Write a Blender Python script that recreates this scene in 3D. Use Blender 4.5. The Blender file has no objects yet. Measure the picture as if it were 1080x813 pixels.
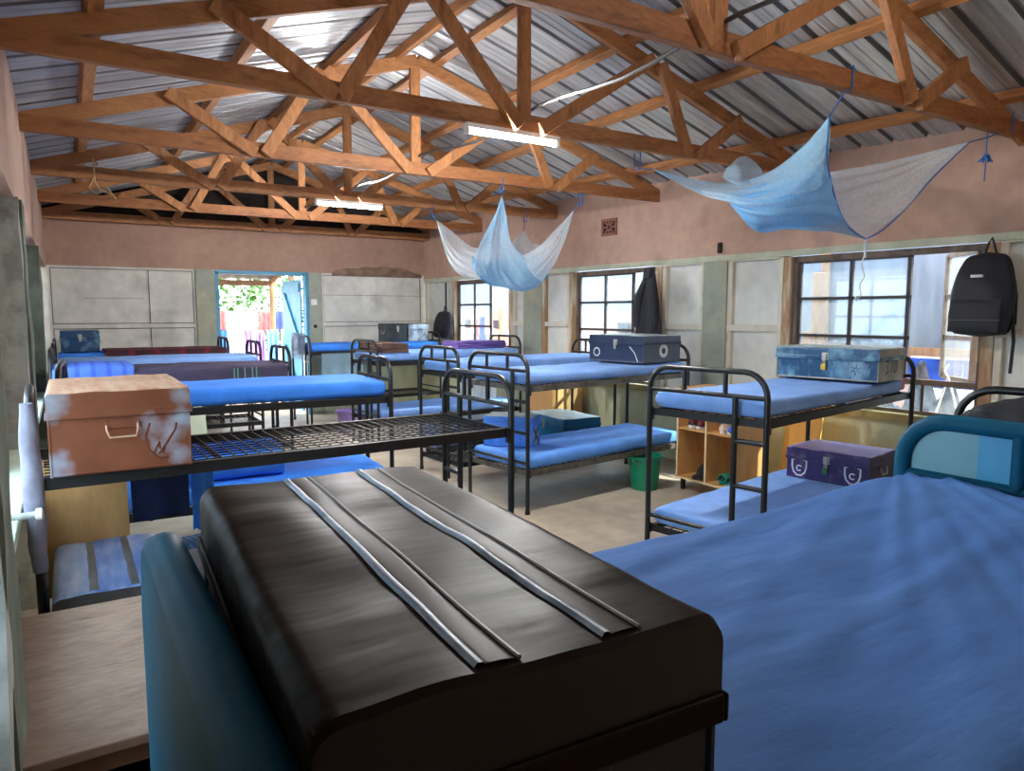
import bpy, bmesh, math, random
from mathutils import Vector, Matrix, noise
random.seed(7)
SC = bpy.context.scene
COL = SC.collection
PI = math.pi
V = Vector

# ------------------------------------------------------------------ mesh helpers
class MB:
    """collects geometry for ONE mesh object"""
    def __init__(s): s.v = []; s.f = []; s.m = []; s.mi = 0
    def add(s, vs, fs):
        b = len(s.v); s.v += [tuple(p) for p in vs]
        for f in fs: s.f.append([i + b for i in f]); s.m.append(s.mi)
        return s
    def hexa(s, p):   # 8 corners: bottom ring 0-3, top ring 4-7
        return s.add(p, [(3,2,1,0),(4,5,6,7),(0,1,5,4),(1,2,6,5),(2,3,7,6),(3,0,4,7)])
    def box(s, x0, y0, z0, x1, y1, z1):
        return s.hexa([(x0,y0,z0),(x1,y0,z0),(x1,y1,z0),(x0,y1,z0),(x0,y0,z1),(x1,y0,z1),(x1,y1,z1),(x0,y1,z1)])
    def beam(s, a, b, w, h, up=(0,0,1)):   # rectangular bar from a to b; w sideways, h along up
        a = V(a); b = V(b); d = (b-a).normalized(); up = V(up)
        if abs(d.dot(up)) > .98: up = V((0,1,0))
        side = d.cross(up).normalized(); u = side.cross(d).normalized()
        P = []
        for q in (a, b):
            P.append([q - side*w/2 - u*h/2, q + side*w/2 - u*h/2, q + side*w/2 + u*h/2, q - side*w/2 + u*h/2])
        vs = P[0] + P[1]
        return s.add(vs, [(3,2,1,0),(4,5,6,7),(0,1,5,4),(1,2,6,5),(2,3,7,6),(3,0,4,7)])
    def tube(s, pts, r, n=8, closed=False, caps=True):
        pts = [V(p) for p in pts]; k = len(pts); rings = []
        prev = None
        for i, p in enumerate(pts):
            if closed: d = (pts[(i+1) % k] - pts[i-1]).normalized()
            else: d = (pts[min(i+1, k-1)] - pts[max(i-1, 0)]).normalized()
            if prev is None:
                a = V((0,0,1)) if abs(d.z) < .9 else V((1,0,0))
                nrm = d.cross(a).normalized()
            else:
                nrm = (prev - d*prev.dot(d))
                nrm = nrm.normalized() if nrm.length > 1e-6 else d.orthogonal().normalized()
            prev = nrm; bi = d.cross(nrm)
            rr = r[i] if isinstance(r, (list, tuple)) else r
            rings.append([p + (nrm*math.cos(t) + bi*math.sin(t))*rr for t in [2*PI*j/n for j in range(n)]])
        vs = [q for R in rings for q in R]; fs = []
        for i in range(k if closed else k-1):
            a = i*n; b = ((i+1) % k)*n
            for j in range(n): fs.append((a+j, a+(j+1) % n, b+(j+1) % n, b+j))
        if caps and not closed:
            fs.append(tuple(range(n-1, -1, -1))); fs.append(tuple((k-1)*n + j for j in range(n)))
        return s.add(vs, fs)
    def lathe(s, prof, n=24, c=(0,0,0), cap0=True, cap1=False):
        vs = []; fs = []
        for r, z in prof:
            for j in range(n):
                t = 2*PI*j/n; vs.append((c[0]+r*math.cos(t), c[1]+r*math.sin(t), c[2]+z))
        for i in range(len(prof)-1):
            for j in range(n):
                fs.append((i*n+j, i*n+(j+1) % n, (i+1)*n+(j+1) % n, (i+1)*n+j))
        if cap0: fs.append(tuple(range(n-1, -1, -1)))
        if cap1: fs.append(tuple((len(prof)-1)*n+j for j in range(n)))
        return s.add(vs, fs)
    def prism(s, prof, x0, x1):   # profile of (y,z), extruded along x
        n = len(prof)
        vs = [(x0, y, z) for y, z in prof] + [(x1, y, z) for y, z in prof]
        fs = [tuple(range(n-1, -1, -1)), tuple(range(n, 2*n))]
        for i in range(n): fs.append((i, (i+1) % n, n+(i+1) % n, n+i))
        return s.add(vs, fs)
    def grid(s, fn, nu, nv):
        vs = [fn(i/nu, j/nv) for i in range(nu+1) for j in range(nv+1)]
        fs = []
        for i in range(nu):
            for j in range(nv):
                a = i*(nv+1)+j; fs.append((a, a+nv+1, a+nv+2, a+1))
        return s.add(vs, fs)
    def xf(s, M):
        s.v = [tuple(M @ V(p)) for p in s.v]; return s
    def build(s, name, mat=None, parent=None, smooth=None, bevel=0, solid=0, sub=0):
        me = bpy.data.meshes.new(name)
        me.from_pydata(s.v, [], s.f); me.validate(); me.update()
        bm = bmesh.new(); bm.from_mesh(me)
        bmesh.ops.recalc_face_normals(bm, faces=bm.faces); bm.to_mesh(me); bm.free()
        mats = mat if isinstance(mat, (list, tuple)) else [mat]
        for m in mats:
            if m: me.materials.append(m)
        if len(mats) > 1 and len(me.polygons) == len(s.m):
            for p, k in zip(me.polygons, s.m): p.material_index = k
        if smooth is not None:
            me.shade_smooth()
            if smooth < 180: me.set_sharp_from_angle(angle=math.radians(smooth))
        o = bpy.data.objects.new(name, me); COL.objects.link(o)
        if parent: o.parent = parent
        if bevel:
            b = o.modifiers.new('edge', 'BEVEL'); b.width = bevel; b.segments = 2; b.limit_method = 'ANGLE'; b.angle_limit = math.radians(40)
        if solid:
            b = o.modifiers.new('thick', 'SOLIDIFY'); b.thickness = solid; b.offset = 0
        if sub:
            b = o.modifiers.new('sub', 'SUBSURF'); b.levels = sub; b.render_levels = sub
        return o

def tag(o, label, cat, group=None):
    o['label'] = label; o['category'] = cat
    if group: o['group'] = group
    return o
def struct(o): o['kind'] = 'structure'; return o
def thing(name, label, cat, loc=(0,0,0), rz=0, group=None):
    o = bpy.data.objects.new(name, None); COL.objects.link(o)
    o.empty_display_size = .1
    o.location = loc; o.rotation_euler = (0, 0, rz)
    return tag(o, label, cat, group)
def lerp(a, b, t): return a + (b-a)*t
def nz(x, y=0, z=0, sc=1): return noise.noise(V((x*sc, y*sc, z*sc)))

# ------------------------------------------------------------------ materials
def newmat(name):
    m = bpy.data.materials.new(name); m.use_nodes = True
    nt = m.node_tree; nt.nodes.clear()
    out = nt.nodes.new('ShaderNodeOutputMaterial')
    return m, nt, out
def lin(c):
    return tuple((x/12.92 if x <= .04045 else ((x+.055)/1.055)**2.4) for x in [v/255 for v in c]) + (1,)
def paint(name, c, rough=.5, metal=0., c2=None, scale=4., thr=.5, soft=.15, stretch=(1,1,1), bump=0., bscale=40., detail=4., var=.08, extra=None, ramp_c3=None, scale3=1.5, thr3=.6, spec=.5):
    """two- or three-tone procedural surface: base colour, wear colour c2 where a noise passes thr, fine tone variation and bump"""
    m, nt, out = newmat(name); N = nt.nodes; Lk = nt.links
    b = N.new('ShaderNodeBsdfPrincipled'); Lk.new(b.outputs[0], out.inputs[0])
    b.inputs['Roughness'].default_value = rough; b.inputs['Metallic'].default_value = metal
    b.inputs['Specular IOR Level'].default_value = spec
    tc = N.new('ShaderNodeTexCoord'); mp = N.new('ShaderNodeMapping'); mp.inputs['Scale'].default_value = stretch
    Lk.new(tc.outputs['Object'], mp.inputs[0])
    base = N.new('ShaderNodeRGB'); base.outputs[0].default_value = lin(c); col = base.outputs[0]
    def layer(col, cc, sc, th, so, det):
        n = N.new('ShaderNodeTexNoise'); n.inputs['Scale'].default_value = sc; n.inputs['Detail'].default_value = det
        n.inputs['Roughness'].default_value = .6
        Lk.new(mp.outputs[0], n.inputs['Vector'])
        r = N.new('ShaderNodeMapRange'); r.inputs['From Min'].default_value = th-so; r.inputs['From Max'].default_value = th+so
        Lk.new(n.outputs[0], r.inputs[0])
        x = N.new('ShaderNodeMix'); x.data_type = 'RGBA'
        Lk.new(r.outputs[0], x.inputs[0]); Lk.new(col, x.inputs[6]); x.inputs[7].default_value = lin(cc)
        return x.outputs[2]
    if c2: col = layer(col, c2, scale, thr, soft, detail)
    if ramp_c3: col = layer(col, ramp_c3, scale3, thr3, .12, 3)
    if var:
        n = N.new('ShaderNodeTexNoise'); n.inputs['Scale'].default_value = 9; n.inputs['Detail'].default_value = 5
        Lk.new(mp.outputs[0], n.inputs['Vector'])
        r = N.new('ShaderNodeMapRange'); r.inputs['To Min'].default_value = 1-var*2; r.inputs['To Max'].default_value = 1+var*2
        r.inputs['From Min'].default_value = .25; r.inputs['From Max'].default_value = .75
        Lk.new(n.outputs[0], r.inputs[0])
        x = N.new('ShaderNodeMix'); x.data_type = 'RGBA'; x.blend_type = 'MULTIPLY'; x.inputs[0].default_value = 1
        Lk.new(col, x.inputs[6]); Lk.new(r.outputs[0], x.inputs[7]); col = x.outputs[2]
    Lk.new(col, b.inputs['Base Color'])
    if bump:
        n = N.new('ShaderNodeTexNoise'); n.inputs['Scale'].default_value = bscale; n.inputs['Detail'].default_value = 4
        Lk.new(mp.outputs[0], n.inputs['Vector'])
        bp = N.new('ShaderNodeBump'); bp.inputs['Strength'].default_value = bump; bp.inputs['Distance'].default_value = .01
        Lk.new(n.outputs[0], bp.inputs['Height']); Lk.new(bp.outputs[0], b.inputs['Normal'])
    if extra: extra(m, nt, b, tc)
    return m
def spots(lst, cc):
    """spray-painted soft spots (centre, radius) in the part's own coordinates laid over the base colour"""
    def f(m, nt, b, tc):
        N = nt.nodes; Lk = nt.links
        src = b.inputs['Base Color'].links[0].from_socket
        for (c, r, soft, col) in lst:
            d = N.new('ShaderNodeVectorMath'); d.operation = 'DISTANCE'; Lk.new(tc.outputs['Object'], d.inputs[0]); d.inputs[1].default_value = c
            n = N.new('ShaderNodeTexNoise'); n.inputs['Scale'].default_value = 14; Lk.new(tc.outputs['Object'], n.inputs['Vector'])
            a = N.new('ShaderNodeMath'); a.operation = 'MULTIPLY_ADD'; Lk.new(n.outputs[0], a.inputs[0]); a.inputs[1].default_value = r*2.2; Lk.new(d.outputs['Value'], a.inputs[2])
            mr = N.new('ShaderNodeMapRange'); mr.inputs['From Min'].default_value = r*1.78 - soft*1.3; mr.inputs['From Max'].default_value = r*1.78 + soft*1.3
            mr.inputs['To Min'].default_value = 1; mr.inputs['To Max'].default_value = 0
            Lk.new(a.outputs[0], mr.inputs[0])
            x = N.new('ShaderNodeMix'); x.data_type = 'RGBA'; Lk.new(mr.outputs[0], x.inputs[0]); Lk.new(src, x.inputs[6]); x.inputs[7].default_value = lin(col or cc)
            src = x.outputs[2]
        Lk.new(src, b.inputs['Base Color'])
    return f
def stripes(axis, freq, cc, width=.2, phase=0., axis2=None, freq2=0, cc2=None):
    """woven stripes across one axis (and a second set across another)"""
    def f(m, nt, b, tc):
        N = nt.nodes; Lk = nt.links
        src = b.inputs['Base Color'].links[0].from_socket
        sep = N.new('ShaderNodeSeparateXYZ'); Lk.new(tc.outputs['Object'], sep.inputs[0])
        for ax, fr, c, ph in [(axis, freq, cc, phase)] + ([(axis2, freq2, cc2, 0)] if axis2 is not None else []):
            a = N.new('ShaderNodeMath'); a.operation = 'MULTIPLY_ADD'; Lk.new(sep.outputs[ax], a.inputs[0]); a.inputs[1].default_value = fr; a.inputs[2].default_value = ph
            w = N.new('ShaderNodeMath'); w.operation = 'FRACT'; Lk.new(a.outputs[0], w.inputs[0])
            l = N.new('ShaderNodeMath'); l.operation = 'LESS_THAN'; Lk.new(w.outputs[0], l.inputs[0]); l.inputs[1].default_value = width
            k = N.new('ShaderNodeMath'); k.operation = 'MULTIPLY'; Lk.new(l.outputs[0], k.inputs[0]); k.inputs[1].default_value = .75
            x = N.new('ShaderNodeMix'); x.data_type = 'RGBA'; Lk.new(k.outputs[0], x.inputs[0]); Lk.new(src, x.inputs[6]); x.inputs[7].default_value = lin(c)
            src = x.outputs[2]
        Lk.new(src, b.inputs['Base Color'])
    return f
def sheer(name, c, dens=.5, scale=30):
    """net fabric: partly open weave"""
    m, nt, out = newmat(name); N = nt.nodes; Lk = nt.links
    t = N.new('ShaderNodeBsdfTransparent'); d = N.new('ShaderNodeBsdfDiffuse'); s = N.new('ShaderNodeBsdfTranslucent')
    d.inputs[0].default_value = lin(c); s.inputs[0].default_value = lin(c)
    mx = N.new('ShaderNodeMixShader'); mx.inputs[0].default_value = .5; Lk.new(d.outputs[0], mx.inputs[1]); Lk.new(s.outputs[0], mx.inputs[2])
    tc = N.new('ShaderNodeTexCoord'); n = N.new('ShaderNodeTexNoise'); n.inputs['Scale'].default_value = scale; n.inputs['Detail'].default_value = 2
    Lk.new(tc.outputs['Object'], n.inputs['Vector'])
    mr = N.new('ShaderNodeMapRange'); mr.inputs['From Min'].default_value = .3; mr.inputs['From Max'].default_value = .7
    mr.inputs['To Min'].default_value = dens-.06; mr.inputs['To Max'].default_value = min(1, dens+.06); Lk.new(n.outputs[0], mr.inputs[0])
    o = N.new('ShaderNodeMixShader'); Lk.new(mr.outputs[0], o.inputs[0]); Lk.new(t.outputs[0], o.inputs[1]); Lk.new(mx.outputs[0], o.inputs[2])
    Lk.new(o.outputs[0], out.inputs[0]); return m
def glassmat(name, tint=(235,245,250), haze=.06):
    m, nt, out = newmat(name); N = nt.nodes; Lk = nt.links
    t = N.new('ShaderNodeBsdfTransparent'); t.inputs[0].default_value = lin(tint)
    g = N.new('ShaderNodeBsdfGlossy'); g.inputs['Roughness'].default_value = .03
    d = N.new('ShaderNodeBsdfTranslucent'); d.inputs[0].default_value = (.8,.85,.9,1)
    a = N.new('ShaderNodeMixShader'); a.inputs[0].default_value = haze; Lk.new(t.outputs[0], a.inputs[1]); Lk.new(d.outputs[0], a.inputs[2])
    f = N.new('ShaderNodeLayerWeight'); p = N.new('ShaderNodeMath'); p.operation = 'POWER'; Lk.new(f.outputs['Facing'], p.inputs[0]); p.inputs[1].default_value = 3.5
    k = N.new('ShaderNodeMath'); k.operation = 'MULTIPLY_ADD'; Lk.new(p.outputs[0], k.inputs[0]); k.inputs[1].default_value = .35; k.inputs[2].default_value = .03
    o = N.new('ShaderNodeMixShader'); Lk.new(k.outputs[0], o.inputs[0]); Lk.new(a.outputs[0], o.inputs[1]); Lk.new(g.outputs[0], o.inputs[2])
    Lk.new(o.outputs[0], out.inputs[0]); return m

M = {}
M['pink'] = paint('pink_plaster', (198,166,148), .85, c2=(182,148,130), scale=1.6, thr=.55, soft=.2, bump=.35, bscale=14, ramp_c3=(140,112,106), scale3=1.1, thr3=.66, var=.05)
M['pinkback'] = paint('brown_pink_plaster', (174,142,124), .85, c2=(158,124,108), scale=1.8, thr=.5, soft=.2, bump=.25, bscale=12, var=.05)
M['cream'] = paint('cream_green_boards', (206,204,168), .7, c2=(184,190,156), scale=2.2, thr=.52, soft=.2, bump=.1, bscale=20, var=.06, stretch=(1,1,.4))
M['board'] = paint('grey_white_board', (226,226,218), .75, c2=(200,204,200), scale=2.4, thr=.52, soft=.2, ramp_c3=(176,176,168), scale3=1.3, thr3=.66, bump=.08, bscale=18, var=.03)
M['boardback'] = paint('weathered_grey_board', (222,220,212), .8, c2=(196,193,186), scale=2.1, thr=.5, soft=.2, ramp_c3=(150,146,140), scale3=1.4, thr3=.68, bump=.08, bscale=18, var=.05)
M['batten'] = paint('off_white_batten', (208,202,184), .7, c2=(150,130,106), scale=5, thr=.66, soft=.06, stretch=(1,1,.5), var=.05)
M['rawbatten'] = paint('brown_jamb_timber', (168,132,98), .75, c2=(206,194,172), scale=4, thr=.56, soft=.08, stretch=(3,3,.4), var=.08)
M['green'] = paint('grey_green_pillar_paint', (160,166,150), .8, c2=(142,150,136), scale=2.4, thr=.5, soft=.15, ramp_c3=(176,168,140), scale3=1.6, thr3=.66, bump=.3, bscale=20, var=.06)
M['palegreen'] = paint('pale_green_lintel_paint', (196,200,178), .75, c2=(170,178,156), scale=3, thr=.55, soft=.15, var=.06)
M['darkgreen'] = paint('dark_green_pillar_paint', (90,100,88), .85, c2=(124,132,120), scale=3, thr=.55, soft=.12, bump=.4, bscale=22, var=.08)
M['whitewash'] = paint('whitewashed_mortar', (172,174,168), .9, c2=(140,142,136), scale=7, thr=.55, soft=.1, bump=.5, bscale=30)
M['palesill'] = paint('pale_green_plaster', (190,202,184), .8, c2=(120,118,108), scale=9, thr=.72, soft=.03, bump=.15, var=.05)
M['concrete'] = paint('worn_concrete_floor', (176,160,140), .62, c2=(152,140,124), scale=1.6, thr=.5, soft=.2, ramp_c3=(196,184,164), scale3=.9, thr3=.58, bump=.1, bscale=25, var=.06)
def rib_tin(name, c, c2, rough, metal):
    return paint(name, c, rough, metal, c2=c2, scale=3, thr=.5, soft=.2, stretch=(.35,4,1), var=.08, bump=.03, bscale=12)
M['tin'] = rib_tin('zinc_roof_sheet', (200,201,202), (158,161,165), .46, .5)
M['tin_rib_shade'] = rib_tin('zinc_rib_shade', (150,152,156), (122,124,130), .42, .6)  # darker than the sheet: shade of the raised ribs put into the colour
def woodmat(name, c, c2, rough=.65, stretch=(1.2,14,14), var=.12, knots=True):
    return paint(name, c, rough, c2=c2, scale=2.2, thr=.5, soft=.22, stretch=stretch, ramp_c3=tuple(int(x*.62) for x in c2) if knots else None, scale3=1.6, thr3=.7, var=var, bump=.12, bscale=10)
M['truss'] = woodmat('orange_truss_timber', (176,122,76), (146,94,54), stretch=(2,14,8))
M['trussz'] = woodmat('orange_web_timber', (180,124,76), (146,94,54), stretch=(8,14,2))
M['truss2'] = woodmat('darker_truss_timber', (162,106,62), (136,84,46), stretch=(2,14,8))
M['purlin'] = woodmat('purlin_timber', (184,126,74), (150,98,56), stretch=(12,1.2,12))
M['black'] = paint('black_tube_paint', (22,22,24), .36, .0, c2=(40,40,44), scale=16, thr=.62, soft=.06, var=.05)
M['wire'] = paint('black_mesh_wire', (38,34,32), .5, .3)
M['angle'] = paint('black_angle_iron', (28,27,27), .5, .2, c2=(64,60,54), scale=10, thr=.68, soft=.06)
M['greyangle'] = paint('grey_worn_angle_iron', (104,100,92), .6, .2, c2=(66,62,56), scale=9, thr=.55, soft=.1)
M['tealm'] = paint('teal_frame_enamel', (16,82,108), .5, 0., c2=(24,94,120), scale=5, thr=.6, soft=.15, var=.05, spec=.12)
M['tealp'] = paint('pale_teal_reflection', (112,160,170), .42, c2=(94,150,164), scale=3, thr=.5, soft=.2, var=.04)
M['cyanp'] = paint('cyan_teal_reflection', (52,146,186), .42, c2=(70,160,196), scale=4, thr=.5, soft=.2, var=.04)
def cloth(name, c, c2=None, rough=.78, bump=.22, bscale=26, extra=None, var=.05, scale=3, stretch=(1,1,1)):
    return paint(name, c, rough, c2=c2 or tuple(min(255, int(x*1.12)+3) for x in c), scale=scale, thr=.55, soft=.2, bump=bump, bscale=bscale, var=var, extra=extra, stretch=stretch, spec=.25)
M['sheet'] = cloth('bright_blue_bedsheet', (58,126,222), bump=.3, bscale=14)
M['sheet2'] = cloth('window_lit_bedsheet', (122,164,228), (138,174,232), bump=.3, bscale=14)  # lighter blue paints window sheen on the same blue sheets
M['sheet4'] = cloth('mid_blue_bedsheet', (92,148,228), (106,160,232), bump=.3, bscale=14)
M['sheet3'] = cloth('near_blue_bedsheet', (66,112,180), (76,124,190), stretch=(.6,2.4,1), bump=.3, bscale=12)
M['foam'] = cloth('pink_foam', (204,140,150), (186,120,132))
M['purpleblanket'] = cloth('grey_purple_blanket', (74,66,88), (64,56,76), bump=.5, bscale=60)
M['plaid'] = cloth('dark_maroon_plaid', (62,40,48), (50,32,40), bump=.4, extra=stripes(0, 3.6, (128,34,48), .22, .2, 2, 26, (92,30,42)))
M['quilt'] = cloth('royal_blue_quilt', (78,112,206), (92,128,220), extra=stripes(0, 9, (60,88,188), .3))
M['bpl'] = cloth('brown_grey_blanket', (112,84,72), (70,60,64), scale=9)
M['purple'] = cloth('purple_cloth', (134,104,178), (104,84,150))
M['navy'] = cloth('navy_cloth', (18,28,58), (22,34,68))
M['navys'] = cloth('navy_striped_cloth', (34,66,104), (28,56,92), extra=stripes(0, 34, (70,104,142), .28))
M['coat'] = cloth('charcoal_coat_cloth', (54,54,58), (64,64,70), bump=.3, bscale=50)
M['bag'] = cloth('black_nylon', (36,36,42), (42,42,48), .6)
M['bagtrim'] = cloth('grey_nylon', (92,84,84), (80,74,76), .6)
M['label'] = paint('pale_label', (210,210,206), .5, var=0)
M['ply'] = woodmat('plywood', (212,164,104), (198,146,88), .6, (5,5,1.2), .06, False)
M['plyy'] = woodmat('yellow_bounce_board', (222,168,84), (208,150,70), .6, (5,5,1.2), .05, False)
M['plydark'] = woodmat('old_locker_top', (152,130,114), (130,108,92), .55, (3,7,3), .10)
M['plydark2'] = woodmat('old_locker_side', (112,84,58), (96,70,48), .7, (3,3,1), .08)
M['lightedge'] = paint('raw_ply_edge', (226,198,150), .6)
M['trunkblack'] = paint('black_trunk_enamel', (28,20,16), .38, 0., c2=(38,29,25), scale=3, thr=.58, soft=.15, bump=.75, bscale=2.6, stretch=(2.6,.7,1), var=.08, spec=.035)
M['trunkblackside'] = paint('black_trunk_side', (26,26,28), .34, .2, c2=(62,64,66), scale=4, thr=.7, soft=.08, bump=.25, bscale=5)
M['rib2'] = paint('worn_crease', (120,108,98), .5, 0.)
M['strip'] = paint('blue_grey_strip', (128,150,176), .4, 0., c2=(176,194,212), scale=14, thr=.52, soft=.08, ramp_c3=(56,64,74), scale3=6, thr3=.58)
M['rib'] = paint('brown_rib', (46,36,31), .42, 0., c2=(70,60,54), scale=8, thr=.66, soft=.06, spec=.06)
M['copper'] = paint('copper_brown_enamel', (130,76,52), .34, .15, c2=(112,64,44), scale=5, thr=.5, soft=.2, bump=.12, bscale=5,
    extra=spots([((-.33,.23,.015), .065, .03, (150,160,176)), ((-.33,-.09,.165), .035, .03, (168,176,190)), ((-.33,-.16,.14), .050, .03, (168,176,188)), ((-.33,-.19,.185), .03, .02, (160,172,188)), ((-.33,-.12,.07), .028, .02, (160,172,188)), ((-.33,-.18,.05), .03, .02, (158,166,180)), ((-.33,.21,.265), .05, .03, (150,160,172)), ((-.33,-.20,.27), .028, .02, (150,156,164))], (160,172,188)))
M['coppermark'] = paint('copper_brown_patch', (112,60,38), .4, .2)
M['coppertop'] = paint('daylit_copper_lid', (196,160,134), .5, .15, c2=(176,128,98), scale=4, thr=.5, soft=.12, stretch=(1,6,1), var=.05)  # pale tone paints the daylight falling on the copper lid
M['silverblue'] = paint('scuffed_blue_silver', (78,112,176), .4, .15, c2=(120,142,180), scale=9, thr=.52, soft=.2, stretch=(.5,3,1), ramp_c3=(158,164,172), scale3=2.5, thr3=.6, bump=.2, bscale=8)
M['greysilver'] = paint('scuffed_silver', (122,124,126), .36, .5, c2=(84,86,90), scale=4, thr=.5, soft=.15)
M['tealtrunk'] = paint('scuffed_blue_trunk', (24,72,112), .4, .2, c2=(18,52,84), scale=5, thr=.5, soft=.12, ramp_c3=(118,164,184), scale3=5, thr3=.64, var=.1)
M['tealtrunkfront'] = paint('scuffed_blue_trunk_front', (26,76,114), .4, .2, c2=(18,52,84), scale=5, thr=.5, soft=.12, ramp_c3=(112,158,180), scale3=11, thr3=.57, stretch=(1,1,.45), var=.1,
    extra=spots([((.20,-.22,.075), .045, .04, (140,160,172))], (150,170,180)))
M['tealtrunktop'] = paint('daylit_trunk_top', (176,190,188), .5, .15, c2=(120,140,146), scale=5, thr=.6, soft=.1)  # paler than the bodies: bright daylight from above put into the colour
M['greytrunkend'] = paint('bare_grey_trunk_end', (158,154,140), .5, .2, c2=(118,124,122), scale=5, thr=.55, soft=.12)
M['purpletrunk'] = paint('purple_trunk_enamel', (66,48,108), .4, .15, c2=(48,36,82), scale=5, thr=.5, soft=.15, ramp_c3=(120,108,120), scale3=9, thr3=.7)
M['lilactop'] = paint('daylit_lilac_top', (186,164,206), .4, .15, c2=(160,136,190), scale=4, thr=.55, soft=.12)  # lilac is the purple enamel with daylight painted on top
M['navytrunk'] = paint('navy_trunk_enamel', (40,54,82), .4, .2, c2=(30,42,66), scale=5, thr=.5, soft=.15)
M['slate'] = paint('slate_trunk_end', (82,90,106), .45, .2, c2=(68,76,92), scale=4, thr=.5, soft=.15)
M['greenteal'] = paint('teal_trunk_enamel', (16,96,134), .36, .15, c2=(12,76,112), scale=4, thr=.5, soft=.15)
M['bluetrunk'] = paint('blue_trunk_enamel', (66,128,220), .4, .1, c2=(96,152,228), scale=7, thr=.6, soft=.08)
M['darktrunk'] = paint('black_small_trunk', (38,44,46), .4, .2, c2=(58,66,68), scale=6, thr=.6, soft=.1)
M['silvertrunk'] = paint('silver_bundle', (168,172,178), .3, .6, c2=(110,114,122), scale=9, thr=.52, soft=.08, bump=.6, bscale=14)
M['white'] = paint('white_paint', (232,232,228), .5, var=.02)
M['chalk'] = paint('white_stencil', (204,208,210), .7, var=.1)
M['inkdark'] = paint('black_stencil', (22,22,26), .7, var=0)
M['steel'] = paint('bare_steel', (170,166,156), .35, .8, var=.1)
M['brass'] = paint('brass_lock', (196,160,70), .35, .7)
M['greenlock'] = paint('green_lock', (40,110,70), .4, .2)
M['bucket'] = paint('green_plastic', (18,132,98), .35, c2=(14,116,86), scale=3)
M['lilac'] = paint('lilac_plastic', (150,124,184), .4)
M['red'] = paint('red_shoe', (112,26,32), .6, c2=(30,26,28), scale=14); M['shoeblack'] = paint('black_shoe', (34,32,34), .6); M['shoewhite'] = paint('white_sole', (222,220,214), .6)
M['tan'] = paint('tan_shoe', (206,186,160), .7); M['slipper'] = paint('teal_rubber', (40,150,136), .5)
M['winframe'] = paint('brown_steel_window', (112,94,80), .6, c2=(78,66,58), scale=8, thr=.55, soft=.1)
M['darkwin'] = paint('dark_steel_window_bar', (58,54,56), .6)
M['yellowsill'] = paint('yellow_varnish_sill', (168,150,92), .5, c2=(136,120,76), scale=6, thr=.55, soft=.1)
M['pane'] = glassmat('window_glass')
M['fence'] = paint('grey_blue_iron_sheet', (116,128,146), .5, .25, c2=(92,104,124), scale=3, thr=.5, soft=.2, stretch=(1,1,.3))
M['shed'] = paint('pale_iron_sheet', (116,122,130), .5, .2, c2=(98,104,114), scale=1.5, thr=.5, soft=.2, var=.06); M['shedpink'] = paint('pink_mud_wall', (150,112,98), .9)
M['pole'] = woodmat('weathered_pole', (150,116,88), (124,92,66), .8, (4,4,1))
M['dirt'] = paint('pale_dirt_yard', (126,110,90), .9, c2=(108,94,76), scale=1.2, bump=.3)
M['tarp'] = cloth('blue_tarp', (34,66,150)); M['rubble'] = paint('rubble', (64,62,70), .9, c2=(38,36,42), scale=12, thr=.5, soft=.06, bump=.6)
M['leaf'] = paint('leaf_green', (66,112,38), .6, c2=(44,84,26), scale=2, thr=.5, soft=.2); M['bark'] = paint('tree_bark', (96,74,56), .9)
M['bluedoor'] = paint('sky_blue_door_paint', (72,152,186), .5, c2=(58,134,170), scale=4, thr=.55, soft=.15)
M['soot_shade'] = paint('sooty_boards_and_shade', (52,42,36), .9, c2=(34,28,26), scale=3, thr=.5, soft=.15, bump=.3)
M['mud'] = paint('bare_mud_patch', (146,118,100), .95, c2=(116,94,80), scale=6, thr=.5, soft=.12, bump=.8, bscale=16)
M['net'] = sheer('blue_net', (166,208,234), .52, 60); M['netd'] = sheer('dense_blue_net', (120,182,226), .74, 60); M['netw'] = sheer('pale_net', (226,238,246), .60, 60)
M['hem'] = cloth('blue_hem_tape', (48,104,170)); M['string'] = cloth('pale_string', (196,204,206)); M['rope'] = cloth('sisal_rope', (190,158,116))
M['poly'] = sheer('clear_plastic_wrap', (206,216,228), .36, 24)
M['postwrap'] = cloth('grey_wrapped_cloth', (146,146,160), (112,108,126), .6, scale=8)
def glowmat(name, c, s):
    m, nt, out = newmat(name); e = nt.nodes.new('ShaderNodeEmission'); e.inputs[0].default_value = c; e.inputs[1].default_value = s; nt.links.new(e.outputs[0], out.inputs[0]); return m
M['tube'] = glowmat('fluorescent_tube', (1, .985, .96, 1), 470)  # glow added to brighten the room from tubes that are switched off
M['conduit'] = paint('grey_conduit', (84,80,78), .5, .2)
M['terracotta'] = paint('terracotta_vent', (150,100,82), .9)

# ------------------------------------------------------------------ the room
D = 10.68; H = 1.53; XL = -.19
def xw(y): return 5.0 + .06*(10.68-y)
YN = -1.5
ZL = 2.06      # underside of the painted band on the window side
def wallbox(mb, y0, y1, z0, z1, o0=0., o1=.16):   # slab on the window-side wall; o0 / o1 = outward offsets
    mb.hexa([(xw(y0)+o0,y0,z0),(xw(y0)+o1,y0,z0),(xw(y1)+o1,y1,z0),(xw(y1)+o0,y1,z0),
             (xw(y0)+o0,y0,z1),(xw(y0)+o1,y0,z1),(xw(y1)+o1,y1,z1),(xw(y1)+o0,y1,z1)]); return mb

fl = MB()
fl.grid(lambda u, v: (lerp(-.6, 6.2, u), lerp(YN, D+.1, v), 0), 4, 8)
fl.box(-.6, YN, -.12, 6.2, D+.1, -.001)
struct(fl.build('floor', M['concrete']))

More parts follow.
